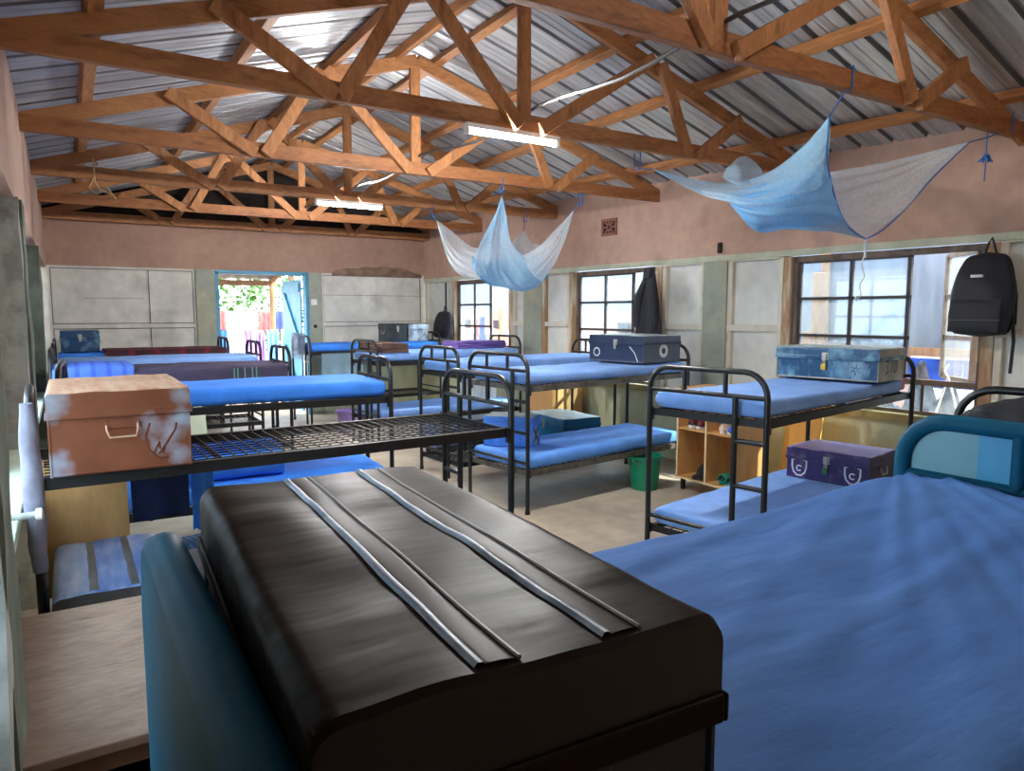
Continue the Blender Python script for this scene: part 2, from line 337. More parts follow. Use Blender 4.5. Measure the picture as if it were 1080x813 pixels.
# window side
mb = MB(); wallbox(mb, YN, D+.16, ZL, 2.93)
struct(mb.build('wall_right', M['pink']))
mb = MB(); wallbox(mb, YN, D+.16, 0, .70)
struct(mb.build('wall_right_lower', M['cream']))
W3 = (2.5, 4.02); W2 = (5.60, 6.94); W1 = (8.30, 9.74); W0 = (-.75, .75)
mb = MB()
for a, b in ((4.69, 4.97), (7.555, 7.945), (1.35, 1.62)): wallbox(mb, a, b, .70, ZL, -.012, .16)
struct(mb.build('wall_right_pillars', M['green']))
mb = MB()
for a, b in ((4.10, 4.69), (4.97, 5.52), (7.02, 7.555), (7.945, 8.22), (9.80, D), (1.62, 2.42), (YN, 1.35)):
    wallbox(mb, a, b, .70, ZL, .05, .12)
    for zz in (1.12, 1.68): wallbox(mb, a, b, zz, zz+.006, .046, .06)
struct(mb.build('wall_right_boards', M['board']))
mb = MB()
for a, b in ((4.10, 4.69), (4.97, 5.52), (7.02, 7.555), (7.945, 8.22), (9.80, D), (1.62, 2.42)):
    wallbox(mb, a, b, 1.36, 1.42, .0, .06); wallbox(mb, a, b, ZL-.05, ZL, .0, .06)
    wallbox(mb, b-.05, b, .72, ZL, .005, .06); wallbox(mb, a, a+.045, .72, ZL, .005, .06)
struct(mb.build('trim_1', M['batten'], bevel=.004))
mb = MB(); wallbox(mb, YN, D, ZL-.035, ZL+.02, -.018, .03)
struct(mb.build('trim_2', M['palegreen'], bevel=.005))
mb = MB()
for a, b in ((4.03, 4.09), (6.95, 7.02), (9.74, 9.80), (8.22, 8.30), (5.52, 5.60), (2.42, 2.5), (7.50, 7.555)):
    wallbox(mb, a, b, .72, ZL-.04, -.004, .10)
struct(mb.build('trim_3', M['rawbatten'], bevel=.004))

def window(n, y0, y1, z0, z1, openy=None):
    root = bpy.data.objects.new('window_%d' % n, None); COL.objects.link(root); struct(root)
    fr = MB()
    zt = 1.0   # transom
    fo0, fo1 = .045, .085
    for (a, b, c, d) in ((y0,y1,z0,z0+.04),(y0,y1,z1-.05,z1),(y0,y1,zt-.02,zt+.025)): wallbox(fr, a, b, c, d, fo0, fo1)
    for a in (y0, y1-.04): wallbox(fr, a, a+.04, z0, z1, fo0, fo1)
    fr.build('window_frame', M['winframe'], root, bevel=.003)
    bars = MB(); panes = MB()
    s0 = openy[1] if openy else y0+.04; s1 = y1-.04
    # closed casement, two columns by three rows
    for a in (s0, (s0+s1)/2-.015, s1-.03): wallbox(bars, a, a+.03, zt+.025, z1-.05, .05, .075)
    h = (z1-.05-zt-.025)/3
    for k in range(4): wallbox(bars, s0, s1, zt+.022+h*k-(.012 if k else 0), zt+.022+h*k+.014, .05, .075)
    wallbox(panes, s0, s1, zt+.025, z1-.05, .060, .064)
    # fixed lower lights
    k = 4
    for i in range(1, k):
        yy = lerp(y0+.04, y1-.04, i/k); wallbox(bars, yy-.01, yy+.01, z0+.04, zt-.02, .05, .075)
    wallbox(panes, y0+.04, y1-.04, z0+.04, zt-.02, .060, .064)
    bars.build('glazing_bar', M['darkwin'], root)
    panes.build('window_pane', M['pane'], root)
    if openy:   # open casement swung outwards on the camera-side jamb
        c = MB(); p = MB(); ya, yb = openy
        wdt = yb-ya; ang = math.radians(40)
        hx, hy = xw(ya)+.08, ya+.02
        dx, dy = math.sin(ang), math.cos(ang)
        def pl(t, z): return (hx+dx*t, hy+dy*t, z)
        zz0, zz1 = zt+.03, z1-.05
        for t in (0, wdt): c.beam(pl(t, zz0), pl(t, zz1), .035, .03, (dx,dy,0))
        for k in range(4):
            z = lerp(zz0, zz1, k/3); c.beam(pl(0, z), pl(wdt, z), .025, .03)
        a = V(pl(0,zz0)); b = V(pl(wdt,zz0))
        p.hexa([pl(0,zz0), pl(wdt,zz0), pl(wdt,zz0)[:0] or (pl(wdt,zz0)[0]+.003, pl(wdt,zz0)[1], zz0), (pl(0,zz0)[0]+.003, pl(0,zz0)[1], zz0),
                pl(0,zz1), pl(wdt,zz1), (pl(wdt,zz1)[0]+.003, pl(wdt,zz1)[1], zz1), (pl(0,zz1)[0]+.003, pl(0,zz1)[1], zz1)])
        c.build('open_casement', M['winframe'], root); p.build('window_pane', M['pane'], root)
    sl = MB(); wallbox(sl, y0-.02, y1+.02, z0-.05, z0+.012, -.05, .12)
    sl.build('window_sill', M['yellowsill'], root, bevel=.004)
    return root
window(1, *W1, .74, ZL-.04, (8.34, 8.82))
window(2, *W2, .74, ZL-.04, (5.64, 5.98))
window(3, *W3, .74, ZL-.04, (2.56, 3.03))

# back wall with the doorway
DX0, DX1 = 1.83, 3.04; ZB = 2.13
def xb(x0, z0, x1, z1, o0=0., o1=.16): return (x0, D+o0, z0, x1, D+o1, z1)
mb = MB(); mb.box(*xb(XL-.1, ZB, 5.1, 2.74)); struct(mb.build('wall_back', M['pinkback']))
mb = MB(); mb.box(*xb(XL-.1, 0, 1.53, .78)); mb.box(*xb(3.29, 0, 5.1, .78)); struct(mb.build('wall_back_lower', M['cream']))
mb = MB(); mb.box(*xb(1.53, 0, DX0-.05, ZB, -.03)); mb.box(*xb(DX1+.05, 0, 3.29, ZB, -.03)); struct(mb.build('wall_back_pillars', M['green']))
mb = MB(); mb.box(*xb(XL-.1, .78, 1.53, ZB, .04, .1)); mb.box(*xb(3.29, .78, 5.1, ZB, .04, .1))
struct(mb.build('wall_back_boards', M['boardback']))
mb = MB()
for z in (1.33,): mb.box(*xb(XL, z, 1.53, z+.055, .01, .05)); mb.box(*xb(3.29, z, 5.0, z+.055, .01, .05))
for x in (XL, .93, 1.50, 3.29, 4.93): mb.box(*xb(x, .78, x+(.02 if x == .93 else .035), ZB, .015 if x != .93 else .034, .05))
mb.box(*xb(XL, ZB-.03, 1.53, ZB, .01, .05)); mb.box(*xb(3.29, ZB-.03, 5.0, ZB, .01, .05))
struct(mb.build('trim_4', M['boardback'], bevel=.004))
mb = MB()
for (a, b) in ((XL+.045, 1.495), (3.33, 4.925)):
    for z in (1.322, 1.39, ZB-.036): mb.box(*xb(a, z, b, z+.007, .030, .045))
    for x in (a-.004, b): mb.box(*xb(x, .8, x+.006, ZB-.03, .030, .045))
mb.box(*xb(.952, .8, .960, ZB-.03, .030, .045)); mb.box(*xb(.2, 1.72, .9, 1.724, .034, .045)); mb.box(*xb(3.33, 1.80, 4.92, 1.805, .034, .045))
struct(mb.build('trim_5', M['soot_shade']))  # dark lines paint the battens' edge shadows, along with real board seams
# crumbled plaster above the board beside the door, a low uneven lump on the wall
mb = MB()
def mudf(u, v):
    x = lerp(3.45, 4.95, u); e = (math.sin(PI*u)**.5)*(.75+.35*nz(u*6, 3))*.17
    z = lerp(2.10, 2.12+e, v)
    return (x, D-.004-.022*math.sin(PI*min(1, v*1.0))*(1 if 0 < u < 1 else 0)*(1+.6*nz(u*11, v*7)), z)
mb.grid(mudf, 40, 8); struct(mb.build('wall_back_patch', M['mud'], smooth=60))
# sooty boards closing the gable above the back wall
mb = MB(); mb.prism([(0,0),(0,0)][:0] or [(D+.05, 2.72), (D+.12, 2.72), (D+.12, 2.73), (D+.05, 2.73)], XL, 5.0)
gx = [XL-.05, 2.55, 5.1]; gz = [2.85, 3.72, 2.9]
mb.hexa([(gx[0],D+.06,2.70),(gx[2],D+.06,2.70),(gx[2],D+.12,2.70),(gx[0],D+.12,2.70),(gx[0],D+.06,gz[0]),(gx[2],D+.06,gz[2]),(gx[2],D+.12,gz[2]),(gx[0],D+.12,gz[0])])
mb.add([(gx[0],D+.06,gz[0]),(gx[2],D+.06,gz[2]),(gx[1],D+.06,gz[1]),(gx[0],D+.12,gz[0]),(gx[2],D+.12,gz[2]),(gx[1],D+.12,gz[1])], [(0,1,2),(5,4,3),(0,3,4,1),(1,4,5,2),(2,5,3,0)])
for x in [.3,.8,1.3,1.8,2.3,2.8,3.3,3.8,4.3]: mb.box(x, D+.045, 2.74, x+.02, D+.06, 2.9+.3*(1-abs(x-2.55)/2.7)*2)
struct(mb.build('wall_back_gable', M['soot_shade']))

# door: frame in the wall, leaf swung out into the yard
door = bpy.data.objects.new('door_1', None); COL.objects.link(door); struct(door)
mb = MB(); mb.box(*xb(DX0-.05, 0, DX0, ZB-.02, -.02, .14)); mb.box(*xb(DX1, 0, DX1+.05, ZB-.02, -.02, .14)); mb.box(*xb(DX0-.05, ZB-.05, DX1+.05, ZB, -.02, .14))
mb.build('door_frame', M['bluedoor'], door, bevel=.004)
lf = MB(); hx, hy = DX1-.01, D+.15; a = math.radians(91); L = 1.12
def dl(t, o, z): return (hx-math.cos(a)*t - math.sin(a)*o, hy+math.sin(a)*t - math.cos(a)*o, z)
def slab(mb, t0, t1, z0, z1, o0, o1): mb.hexa([dl(t0,o0,z0),dl(t1,o0,z0),dl(t1,o1,z0),dl(t0,o1,z0),dl(t0,o0,z1),dl(t1,o0,z1),dl(t1,o1,z1),dl(t0,o1,z1)])
for k in range(7): slab(lf, L*k/7+.003, L*(k+1)/7-.003, .04, 2.03, 0, .025)
lf.build('door_leaf', M['bluedoor'], door)
br = MB()
for z in (.2, 1.02, 1.85): slab(br, .02, L-.02, z, z+.12, .025, .05)
br.beam(dl(.06,.04,1.06), dl(L-.06,.04,1.90), .03, .11, (0,0,1)); br.beam(dl(.06,.04,.24), dl(L-.06,.04,1.06), .03, .11, (0,0,1))
br.build('door_brace', M['bluedoor'], door)

mb = MB(); mb.box(XL-.22, YN-.16, 0, 5.95, YN, 2.7); mb.add([(XL-.22,YN-.16,2.7),(5.95,YN-.16,2.7),(5.95,YN-.16,2.72),(2.57,YN-.16,3.69),(XL-.22,YN-.16,2.80),(XL-.22,YN,2.7),(5.95,YN,2.7),(5.95,YN,2.72),(2.57,YN,3.69),(XL-.22,YN,2.80)], [(0,1,2,3,4),(9,8,7,6,5),(0,5,6,1),(1,6,7,2),(2,7,8,3),(3,8,9,4),(4,9,5,0)]); struct(mb.build('wall_front', M['pink']))
# camera-side long wall: upper band, pillars, low wall with ledge, open windows between the pillars
mb = MB(); mb.box(XL-.18, YN, 2.10, XL, D+.1, 2.83); struct(mb.build('wall_left', M['pink']))
mb = MB(); mb.box(XL-.22, YN, 0, XL-.10, D+.1, .80); struct(mb.build('wall_left_lower', M['cream']))
mb = MB()
def rough_pillar(mb, y0, y1, x1, z1=2.1):
    def f(u, v):
        z = v*z1; p = u*3
        n = .012*nz(z*3.2, y0*5, p)
        if p <= 1: x, y = lerp(XL-.2, x1, p), y0
        elif p <= 2: x, y = x1, lerp(y0, y1, p-1)
        else: x, y = lerp(x1, XL-.2, p-2), y1
        return (x+n, y+n, z)
    mb.grid(f, 12, 40)
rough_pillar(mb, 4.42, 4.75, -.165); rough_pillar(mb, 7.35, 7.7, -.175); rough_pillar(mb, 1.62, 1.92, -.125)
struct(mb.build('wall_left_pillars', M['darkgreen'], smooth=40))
mb = MB(); rough_pillar(mb, 1.52, 1.63, -.128)
rough_pillar(mb, 4.32, 4.43, -.175)
struct(mb.build('wall_left_mortar', M['whitewash'], smooth=40))
mb = MB(); mb.box(XL-.22, 1.9, .80, XL+.02, 4.4, .845); mb.box(XL-.22, 4.7, .80, XL+.0, 7.4, .845); struct(mb.build('wall_left_ledge', M['palesill'], bevel=.006))
mb = MB(); mb.box(XL-.16, 4.75, .84, XL-.12, 5.3, 2.1); mb.box(XL-.16, 6.6, .84, XL-.12, 7.35, 2.1); mb.box(XL-.16, 7.7, .8, XL-.12, D, 2.1)
mb.box(XL-.16, 3.7, .84, XL-.12, 4.35, 2.1)
struct(mb.build('wall_left_boards', M['boardback']))
wl = bpy.data.objects.new('window_4', None); COL.objects.link(wl); struct(wl)
mb = MB()
mb.box(XL-.18, YN, .8, XL-.08, 1.15, 2.1)
for (y0, y1) in ((1.95, 3.7), (5.3, 6.6), (1.15, 1.52)):  # last narrow opening is unseen, added to light the teal bed end
    for y in (y0, (y0+y1)/2, y1-.04): mb.box(XL-.16, y, .84, XL-.12, y+.04, 2.1)
    for z in (.845, 1.45, 2.05): mb.box(XL-.16, y0, z, XL-.12, y1, z+.04)
mb.build('window_frame', M['winframe'], wl)
mb = MB()
for (y0, y1) in ((1.95, 3.7), (5.3, 6.6), (1.15, 1.52)): mb.box(XL-.145, y0, .86, XL-.141, y1, 2.08)
mb.build('window_pane', M['pane'], wl)

# ------------------------------------------------------------------ roof
EL, ER = -.42, 5.75; XM = 2.57
ZE, ZA = 2.86, 3.72     # underside of sheets at the eaves and at the ridge
def roofz(x):
    if x <= XM: return ZE + (ZA-ZE)*(x-XL)/(XM-XL)
    return ZE + (ZA-ZE)*(5.35-x)/(5.35-XM)
def sheet(x0, x1, name):
    mb = MB(); per = .25; y = YN-.3
    prof = []
    while y < D+.25:
        prof += [(y, 0), (y+.058, 0), (y+.064, .005), (y+.076, .005), (y+.082, 0), (y+.128, 0), (y+.134, .005), (y+.146, .005), (y+.152, 0), (y+.205, 0), (y+.216, .026), (y+.240, .026)]
        y += per
    n = 6; k = len(prof)
    vs = []
    for i in range(n+1):
        x = lerp(x0, x1, i/n)
        for (yy, dz) in prof: vs.append((x, yy, roofz(x)+dz+.006*nz(x*1.3, yy*1.7)))
    for i in range(n):
        for j in range(k-1):
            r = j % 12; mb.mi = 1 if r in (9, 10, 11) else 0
            mb.add([vs[i*k+j], vs[(i+1)*k+j], vs[(i+1)*k+j+1], vs[i*k+j+1]], [(0,1,2,3)])
    o = mb.build(name, [M['tin'], M['tin_rib_shade']], solid=0)
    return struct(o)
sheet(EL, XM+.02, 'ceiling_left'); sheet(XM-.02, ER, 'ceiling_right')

def pxz(x, dz): return roofz(x)+dz
TY = [2.33, 3.93, 5.60, 7.28, 8.98, 10.52]
ZC = 2.735     # centre of the tie beams
TIE = [(-.19, 5.55)]*6
names = ['nearest the camera, carrying the right net\'s ties', 'second from the camera, with a tube light under it', 'third from the camera, above the black tube bunks',
         'fourth from the camera, with the far tube light', 'fifth from the camera', 'against the back wall, darkest in the gable']
for i, y in enumerate(TY):
    t = thing('roof_truss', 'orange timber roof truss ' + names[i], 'roof truss', (0, y, ZC), 0, 'timber roof trusses')
    xr = xw(y)+.06; mid = XM + .0
    j = random.uniform
    wood = M['truss'] if i % 2 else M['truss2']
    def part(n, a, b, w, h, m=None, up=(0,0,1)):
        q = MB(); q.beam((a[0], a[1], a[2]-ZC), (b[0], b[1], b[2]-ZC), w, h, up)
        return q.build(n, m or wood, t, bevel=.004)
    part('tie_beam', (XL-.08, 0, ZC), (xr, 0, ZC), .053, .105)
    zc = lambda x: roofz(x) - .115
    part('top_chord', (XL-.12, 0, zc(XL-.12)), (mid, 0, zc(mid)), .047, .10, M['truss'])
    part('top_chord', (mid, 0, zc(mid)), (xr+.0, 0, zc(xr)), .046, .10, M['truss'])
    part('king_post', (mid-.02, -.0, ZC-.04), (mid-.02, -.0, zc(mid)-.03), .041, .085, M['trussz'], (1,0,0))
    s = (xr-XL)/5.62
    bx1, bx2 = XL+1.50*s, XL+4.18*s
    ux = [XL+.88*s, XL+1.95*s, XL+3.78*s, XL+4.70*s]
    o = .048
    webs = [(ux[0], 1, bx1-.03, 0), (bx1+.03, 0, ux[1], 1), (ux[1]+.06, 1, mid-.10, 0), (mid+.07, 0, ux[2], 1), (ux[2]+.05, 1, bx2-.03, 0), (bx2+.05, 0, ux[3], 1)]
    for (xa, ta, xb_, tb) in webs:
        za = zc(xa)+.03 if ta else ZC-.035; zb = zc(xb_)+.03 if tb else ZC-.035
        q = MB(); q.beam((xa+j(-.02,.02), -o, za-ZC), (xb_+j(-.02,.02), -o, zb-ZC), .045, .085, (0,1,0) if False else V((0,1,0)).cross(V((xb_-xa, 0, zb-za))).normalized())
        q.build('web_brace', M['trussz'], t, bevel=.004)
    tie_gap = xr
PX = [.18, 1.07, 1.85, 2.40, 2.75, 3.42, 4.10, None]
pn = ['lowest purlin at the low-wall eave', 'second purlin up the darker slope', 'third purlin up the darker slope', 'purlin under the ridge, darker slope side',
      'purlin under the ridge, brighter slope side', 'second purlin down the brighter slope', 'third purlin down the brighter slope', 'eave purlin above the window wall']
for x, n in zip(PX, pn):
    sl = (ZA-ZE)/(XM-XL) * (1 if x and x < XM else -1)
    xa, xb2 = (x, x) if x else (xw(YN)-.38, xw(D)-.38)
    mb = MB(); mb.beam((0, YN, roofz(xa)-roofz(xb2)), (xb2-xa, D+.04, 0), .07, .062, (-sl, 0, 1))
    o = mb.build('purlin', M['purlin'], bevel=.004); o.location = (xa, 0, roofz(xb2)-.042)
    tag(o, 'long timber ' + n, 'purlin', 'purlins under the roof sheets')

# tube lights hung under two tie beams
for (xa, xb2, y, z, lb) in ((2.12, 2.82, 3.93, 2.66, 'white tube light fitting under the second truss, nearer one'), (2.2, 2.92, 7.28, 2.66, 'white tube light fitting under the fourth truss, farther one')):
    t = thing('tube_light', lb, 'light', (xa, y-.0, z))
    L = xb2-xa
    mb = MB(); mb.prism([(-.028,.025),(.028,.025),(.022,-.005),(-.022,-.005)], 0, L); mb.build('light_body', M['white'], t, bevel=.003)
    mb = MB(); mb.tube([(.03,-.0,-.022),(L-.03,-.0,-.022)], .014, 10); mb.build('light_tube', M['tube'], t, smooth=60)
    mb = MB(); mb.box(0,-.02,-.04,.025,.02,.0); mb.box(L-.025,-.02,-.04,L,.02,0); mb.build('lamp_holder', M['white'], t)
mb = MB(); pts = []
for k in range(41):
    y = lerp(-.5, 10.4, k/40); pts.append((2.60+.02*math.sin(y*1.9)+.02*nz(y, 2), y, 2.81 + .03*math.sin(y*3.7) ))
mb.tube(pts, .011, 6); tag(mb.build('electric_cable', M['conduit'], smooth=60), 'dark electric cable run lengthwise past the king posts', 'cable')
mb = MB(); mb.tube([(.3, 10.3, 2.9), (.28, 7.3, 2.86), (.3, 7.26, 2.80)], .006, 5)
mb.tube([(.27,7.255,2.86),(.27,7.25,2.83),(.27,7.247,2.66),(.30,7.235,2.60),(.34,7.23,2.58),(.40,7.22,2.56)], .008, 5); mb.tube([(.27,7.215,2.70),(.22,7.2,2.60),(.28,7.2,2.55),(.36,7.2,2.62),(.42,7.2,2.52)], .007, 5)
tag(mb.build('rope_scrap', M['rope'], smooth=60), 'frayed sisal rope knotted on the fourth truss by the low wall', 'rope')

# breeze-block vent, switch, wall stains
t = thing('air_vent', 'small square terracotta breeze-block vent high in the pink wall', 'vent', (0,0,0))
mb = MB(); y0, y1, z0, z1 = 6.2, 6.45, 2.40, 2.59
for (a,b,c,d) in ((y0,y1,z0,z0+.03),(y0,y1,z1-.03,z1),(y0,y0+.03,z0,z1),(y1-.03,y1,z0,z1)): wallbox(mb,a,b,c,d,-.012,.01)
mb.build('vent_frame', M['terracotta'], t)
mb = MB(); cy, cz = (y0+y1)/2, (z0+z1)/2
mb.tube([(xw(cy)-.006, cy+.03*math.cos(q), cz+.03*math.sin(q)) for q in [2*PI*k/12 for k in range(12)]], .009, 6, closed=True)
for q in [PI/4+PI/2*k for k in range(4)] + [PI/2*k for k in range(4)]:
    mb.beam((xw(cy)-.004, cy+.035*math.cos(q), cz+.035*math.sin(q)), (xw(cy)-.004, cy+.095*math.cos(q), cz+.08*math.sin(q)), .02, .012, (1,0,0))
mb.build('vent_pattern', M['terracotta'], t)
mb = MB(); wallbox(mb, y0+.01, y1-.01, z0+.01, z1-.01, -.002, .02); mb.build('vent_shade', M['soot_shade'], t)  # solid dark slab stands in for the shade inside the vent holes
t = thing('light_switch', 'white square light switch on the green pillar right of the doorway', 'switch', (3.16, D-.03, 1.69))
mb = MB(); mb.box(-.045,-.012,-.045,.045,0,.045); mb.build('switch_plate', M['white'], t, bevel=.004)
mb = MB(); mb.box(-.015,-.02,-.02,.015,-.012,.02); mb.build('rocker', M['white'], t, bevel=.003)
t = thing('socket_hole', 'small dark round socket hole below the white switch', 'socket', (3.17, D-.031, 1.33))
mb = MB(); mb.lathe([(.028,0),(.028,.006),(.018,.006),(.016,.001)], 14, cap1=True); mb.xf(Matrix.Rotation(PI/2, 4, 'X')); mb.build('socket_ring', M['inkdark'], t)

# ------------------------------------------------------------------ bunks
def arch(W, top, r, n=6, z0=0):
    pts = [(0,0,z0), (0,0,top-r)]
    pts += [(0, r-r*math.cos(a), top-r+r*math.sin(a)) for a in [PI/2*k/n for k in range(1, n+1)]]
    pts += [(0, W-r+r*math.sin(a), top-r+r*math.cos(a)) for a in [PI/2*k/n for k in range(0, n+1)]]
    pts += [(0,W,z0)]
    return pts
BUNKS = {}
def bunk(label, foot, deg, L=1.95, W=.72, zr=.96, zlo=.33, top=1.205, left=False, m='black', rail='angle', lower=True, mesh_up=True, group='black metal bunk beds', detail=True, rt=.016, wiredense=1.0):
    """foot = world xy of the foot post on the ladder side; local x runs foot -> head, local y away from the ladder side"""
    rz = math.radians(deg) + (PI if left else 0)
    t = thing('bunk_bed', label, 'bunk bed', (foot[0], foot[1], 0), rz, group)
    mt = M[m]; ml = M[rail]; n = 10 if detail else 6
    def frame(name, x, ztop, head):
        q = MB(); q.tube(arch(W, ztop, .13), rt, n)
        zb = zr+.115
        q.tube([(0,0,zb),(0,W,zb)], rt*.8, n)
        for yy in (W*.33, W*.68): q.tube([(0,yy,zb),(0,yy,ztop-.004)], rt*.8, n)
        q.tube([(0,0,zlo+.06),(0,W,zlo+.06)], rt*.75, n)
        if head: q.tube([(0,0,zr-.02),(0,W,zr-.02)], rt*.75, n)
        for yy in (0, W):
            q.box(-.004 if head else .008, yy-.014, zr-.07, .012 if head else .024, yy+.014, zr+.005)
            q.box(-.004 if head else .008, yy-.014, zlo-.05, .012 if head else .024, yy+.014, zlo+.005)
            q.tube([(0,yy,0),(0,yy,.03)], rt*1.25, n)
        o = q.build(name, mt, t, smooth=50); o.location = (x, 0, 0)
    frame('foot_frame', 0, top, False); frame('head_frame', L, top+.02, True)
    q = MB(); q.tube([(0,.18,0.0),(0,.18,zr+.115)], rt, n); lad = q.build('ladder', mt, t, smooth=50)
    for z in (.62, .86) if zr > .9 else (.5, .75):
        q = MB(); q.tube([(0,0,z),(0,.18,z)], rt*.85, n); q.build('rung', mt, lad, smooth=50)
    def base(z, name):
        for yy, s in ((.012, 1), (W-.012, -1)):
            q = MB(); q.box(.012, yy-.003, z-.045, L-.012, yy+.003, z); q.box(.012, min(yy, yy+s*.03), z-.004, L-.012, max(yy, yy+s*.03), z)
            q.build('side_rail', ml, t)
        for x in (.016, L-.016):
            q = MB(); q.box(x-.003, .012, z-.04, x+.003, W-.012, z); q.build('end_rail', ml, t)
        q = MB(); nl = int(9*wiredense); nw = int(30*wiredense)
        for i in range(nl):
            y = lerp(.05, W-.05, i/(nl-1)); q.beam((.03,y,z-.012),(L-.03,y,z-.012), .005, .005)
        for i in range(nw):
            x = lerp(.07, L-.07, i/(nw-1)); q.beam((x,.02,z-.008),(x,W-.02,z-.008), .005, .005)
        q.build('wire_mesh', M['wire'], t)
        for x in (L*.33, L*.67):
            q = MB(); q.box(x-.012, .012, z-.045, x+.012, W-.012, z-.04); q.build('cross_bar', ml, t)
    base(zr, 'upper')
    if lower: base(zlo, 'lower')
    t['dims'] = (L, W, zr, zlo)
    return t
def bpt(t, x, y, z=0):
    return Matrix.Translation(t.location) @ Matrix.Rotation(t.rotation_euler.z, 4, 'Z') @ V((x, y, z))
def mattress(t, label, mat, upper=True, x0=.03, x1=None, h=.10, y0=.02, y1=None, sag=0., seed=0, foam=None, wr=.006, group='mattresses in blue sheets', name='mattress', zoff=0, over=0.):
    L, W, zr, zlo = t['dims']; x1 = x1 or L-.03; y1 = y1 or W-.02
    z = (zr if upper else zlo) + .004 + zoff
    o = thing(name, label, 'mattress', bpt(t, (x0+x1)/2, (y0+y1)/2, z), t.rotation_euler.z, group)
    a, b = (x1-x0)/2, (y1-y0)/2
    q = MB(); r = min(.035, h*.42)
    nx, ny = 48, 20
    # closed rounded slab: top, sides, bottom as one wrapped grid around y
    prof = []
    def corner(cy, cz, a0):
        return [(cy + r*math.cos(a0+PI/2*k/4), cz + r*math.sin(a0+PI/2*k/4)) for k in range(5)]
    bot = [( -b+r + (2*b-2*r)*k/4, 0) for k in range(5)]
    prof = [(-b+r+(2*b-2*r)*k/4, 0.0) for k in range(1, 4)] + corner(b-r, r, -PI/2) + corner(b-r, h-r, 0) + [(b-r-(2*b-2*r)*k/14, h) for k in range(1, 14)] + corner(-b+r, h-r, PI/2) + corner(-b+r, r, PI)
    k = len(prof)
    rows = []
    xs = [-a] + [-a+r*(1-math.cos(PI/2*i/3)) for i in range(1, 3)] + [lerp(-a+r, a-r, i/nx) for i in range(nx+1)] + [a-r*(1-math.cos(PI/2*i/3)) for i in (2, 1)] + [a]
    for i, x in enumerate(xs):
        e = min(a-abs(x), r)/r; sh = 1 - (1-math.sqrt(max(0, 1-(1-e)**2)))*r/h*1.2
        row = []
        for (y, zz) in prof:
            up = zz/h
            w = wr*(nz(x*2.2+seed*7, y*9, seed) + .6*nz(x*7+seed, y*16, 4+seed))*up
            w2 = wr*1.1*nz(x*22+seed, zz*9, seed+9)*(1 if abs(y) > b-r*1.2 else 0)
            s = -sag*math.sin(PI*(x+a)/(2*a))*up*.6
            row.append((x, y*(1+w2*.6)+ (math.copysign(w2, y) if abs(y) > b-.02 else 0), h/2+(zz-h/2)*sh + w + s))
        rows.append(row)
    vs = [p for row in rows for p in row]; fs = []
    for i in range(len(rows)-1):
        for j in range(k): fs.append((i*k+j, i*k+(j+1) % k, (i+1)*k+(j+1) % k, (i+1)*k+j))
    fs.append(tuple(range(k-1, -1, -1))); fs.append(tuple((len(rows)-1)*k+j for j in range(k)))
    q.add(vs, fs); q.build('sheet', M[mat], o, smooth=60)
    if foam:
        f = MB(); f.box(a-.004, -b+.012, .012, a+foam, b-.012, h-.008); f.build('bare_foam', M['foam'], o, bevel=.02)
    return o

def on_(t, x, y, z):
    p = bpt(t, x, y, z); return (p.x, p.y, p.z)
def folded(label, loc, rz, L, W, Hh, mat, layers=3, name='folded_blanket', cat='blanket', seed=0):
    t = thing(name, label, cat, loc, rz); h = Hh/layers
    q = MB()
    for k in range(layers):
        z = h*k; e = .015*nz(seed+k*3.1, 2); r = h*.5
        prof = [(-W/2+e+r*(1-math.sin(PI*i/6)), z+h/2-r*math.cos(PI*i/6)) for i in range(7)] + [(W/2+e*.4-.01*k-r*(1-math.sin(PI*i/6)), z+h/2+r*math.cos(PI*i/6)) for i in range(7)]
        n = len(prof); nx = 24; vs = []
        for i in range(nx+1):
            x = lerp(-L/2, L/2, i/nx)
            for (y, zz) in prof: vs.append((x+.012*nz(k*5+seed, y*7), y+.008*nz(x*6, k, seed), zz+.007*nz(x*5+seed, y*6, k)))
        fs = [(i*n+j, i*n+(j+1) % n, (i+1)*n+(j+1) % n, (i+1)*n+j) for i in range(nx) for j in range(n)] + [tuple(range(n-1,-1,-1)), tuple(nx*n+j for j in range(n))]
        q.add(vs, fs)
    q.build('cloth', M[mat], t, smooth=60); return t
# low-wall row (feet towards the aisle)
L1 = bunk('black tube bunk with bare wire mesh and the copper-brown trunk on it', (1.85, 3.70), 1.8, L=2.0, W=.70, zr=.95, left=True, wiredense=1.25)
L2 = bunk('black tube bunk with a bright blue upper mattress behind the copper-brown trunk', (1.92, 5.33), -2.5, W=.72, zr=.95, left=True)
L3 = bunk('black tube bunk with the grey-purple striped blanket and royal blue quilt', (1.73, 7.36), 0, L=1.86, W=.72, zr=.95, left=True)
L4 = bunk('black tube bunk with a pale blue sheet between the grey-purple and plaid blankets', (1.80, 8.84), 0, L=1.93, W=.72, zr=.95, left=True)
L5 = bunk('black tube bunk under the dark maroon plaid blanket by the back wall', (1.72, 10.26), 0, L=1.86, W=.72, zr=.95, left=True, detail=False)
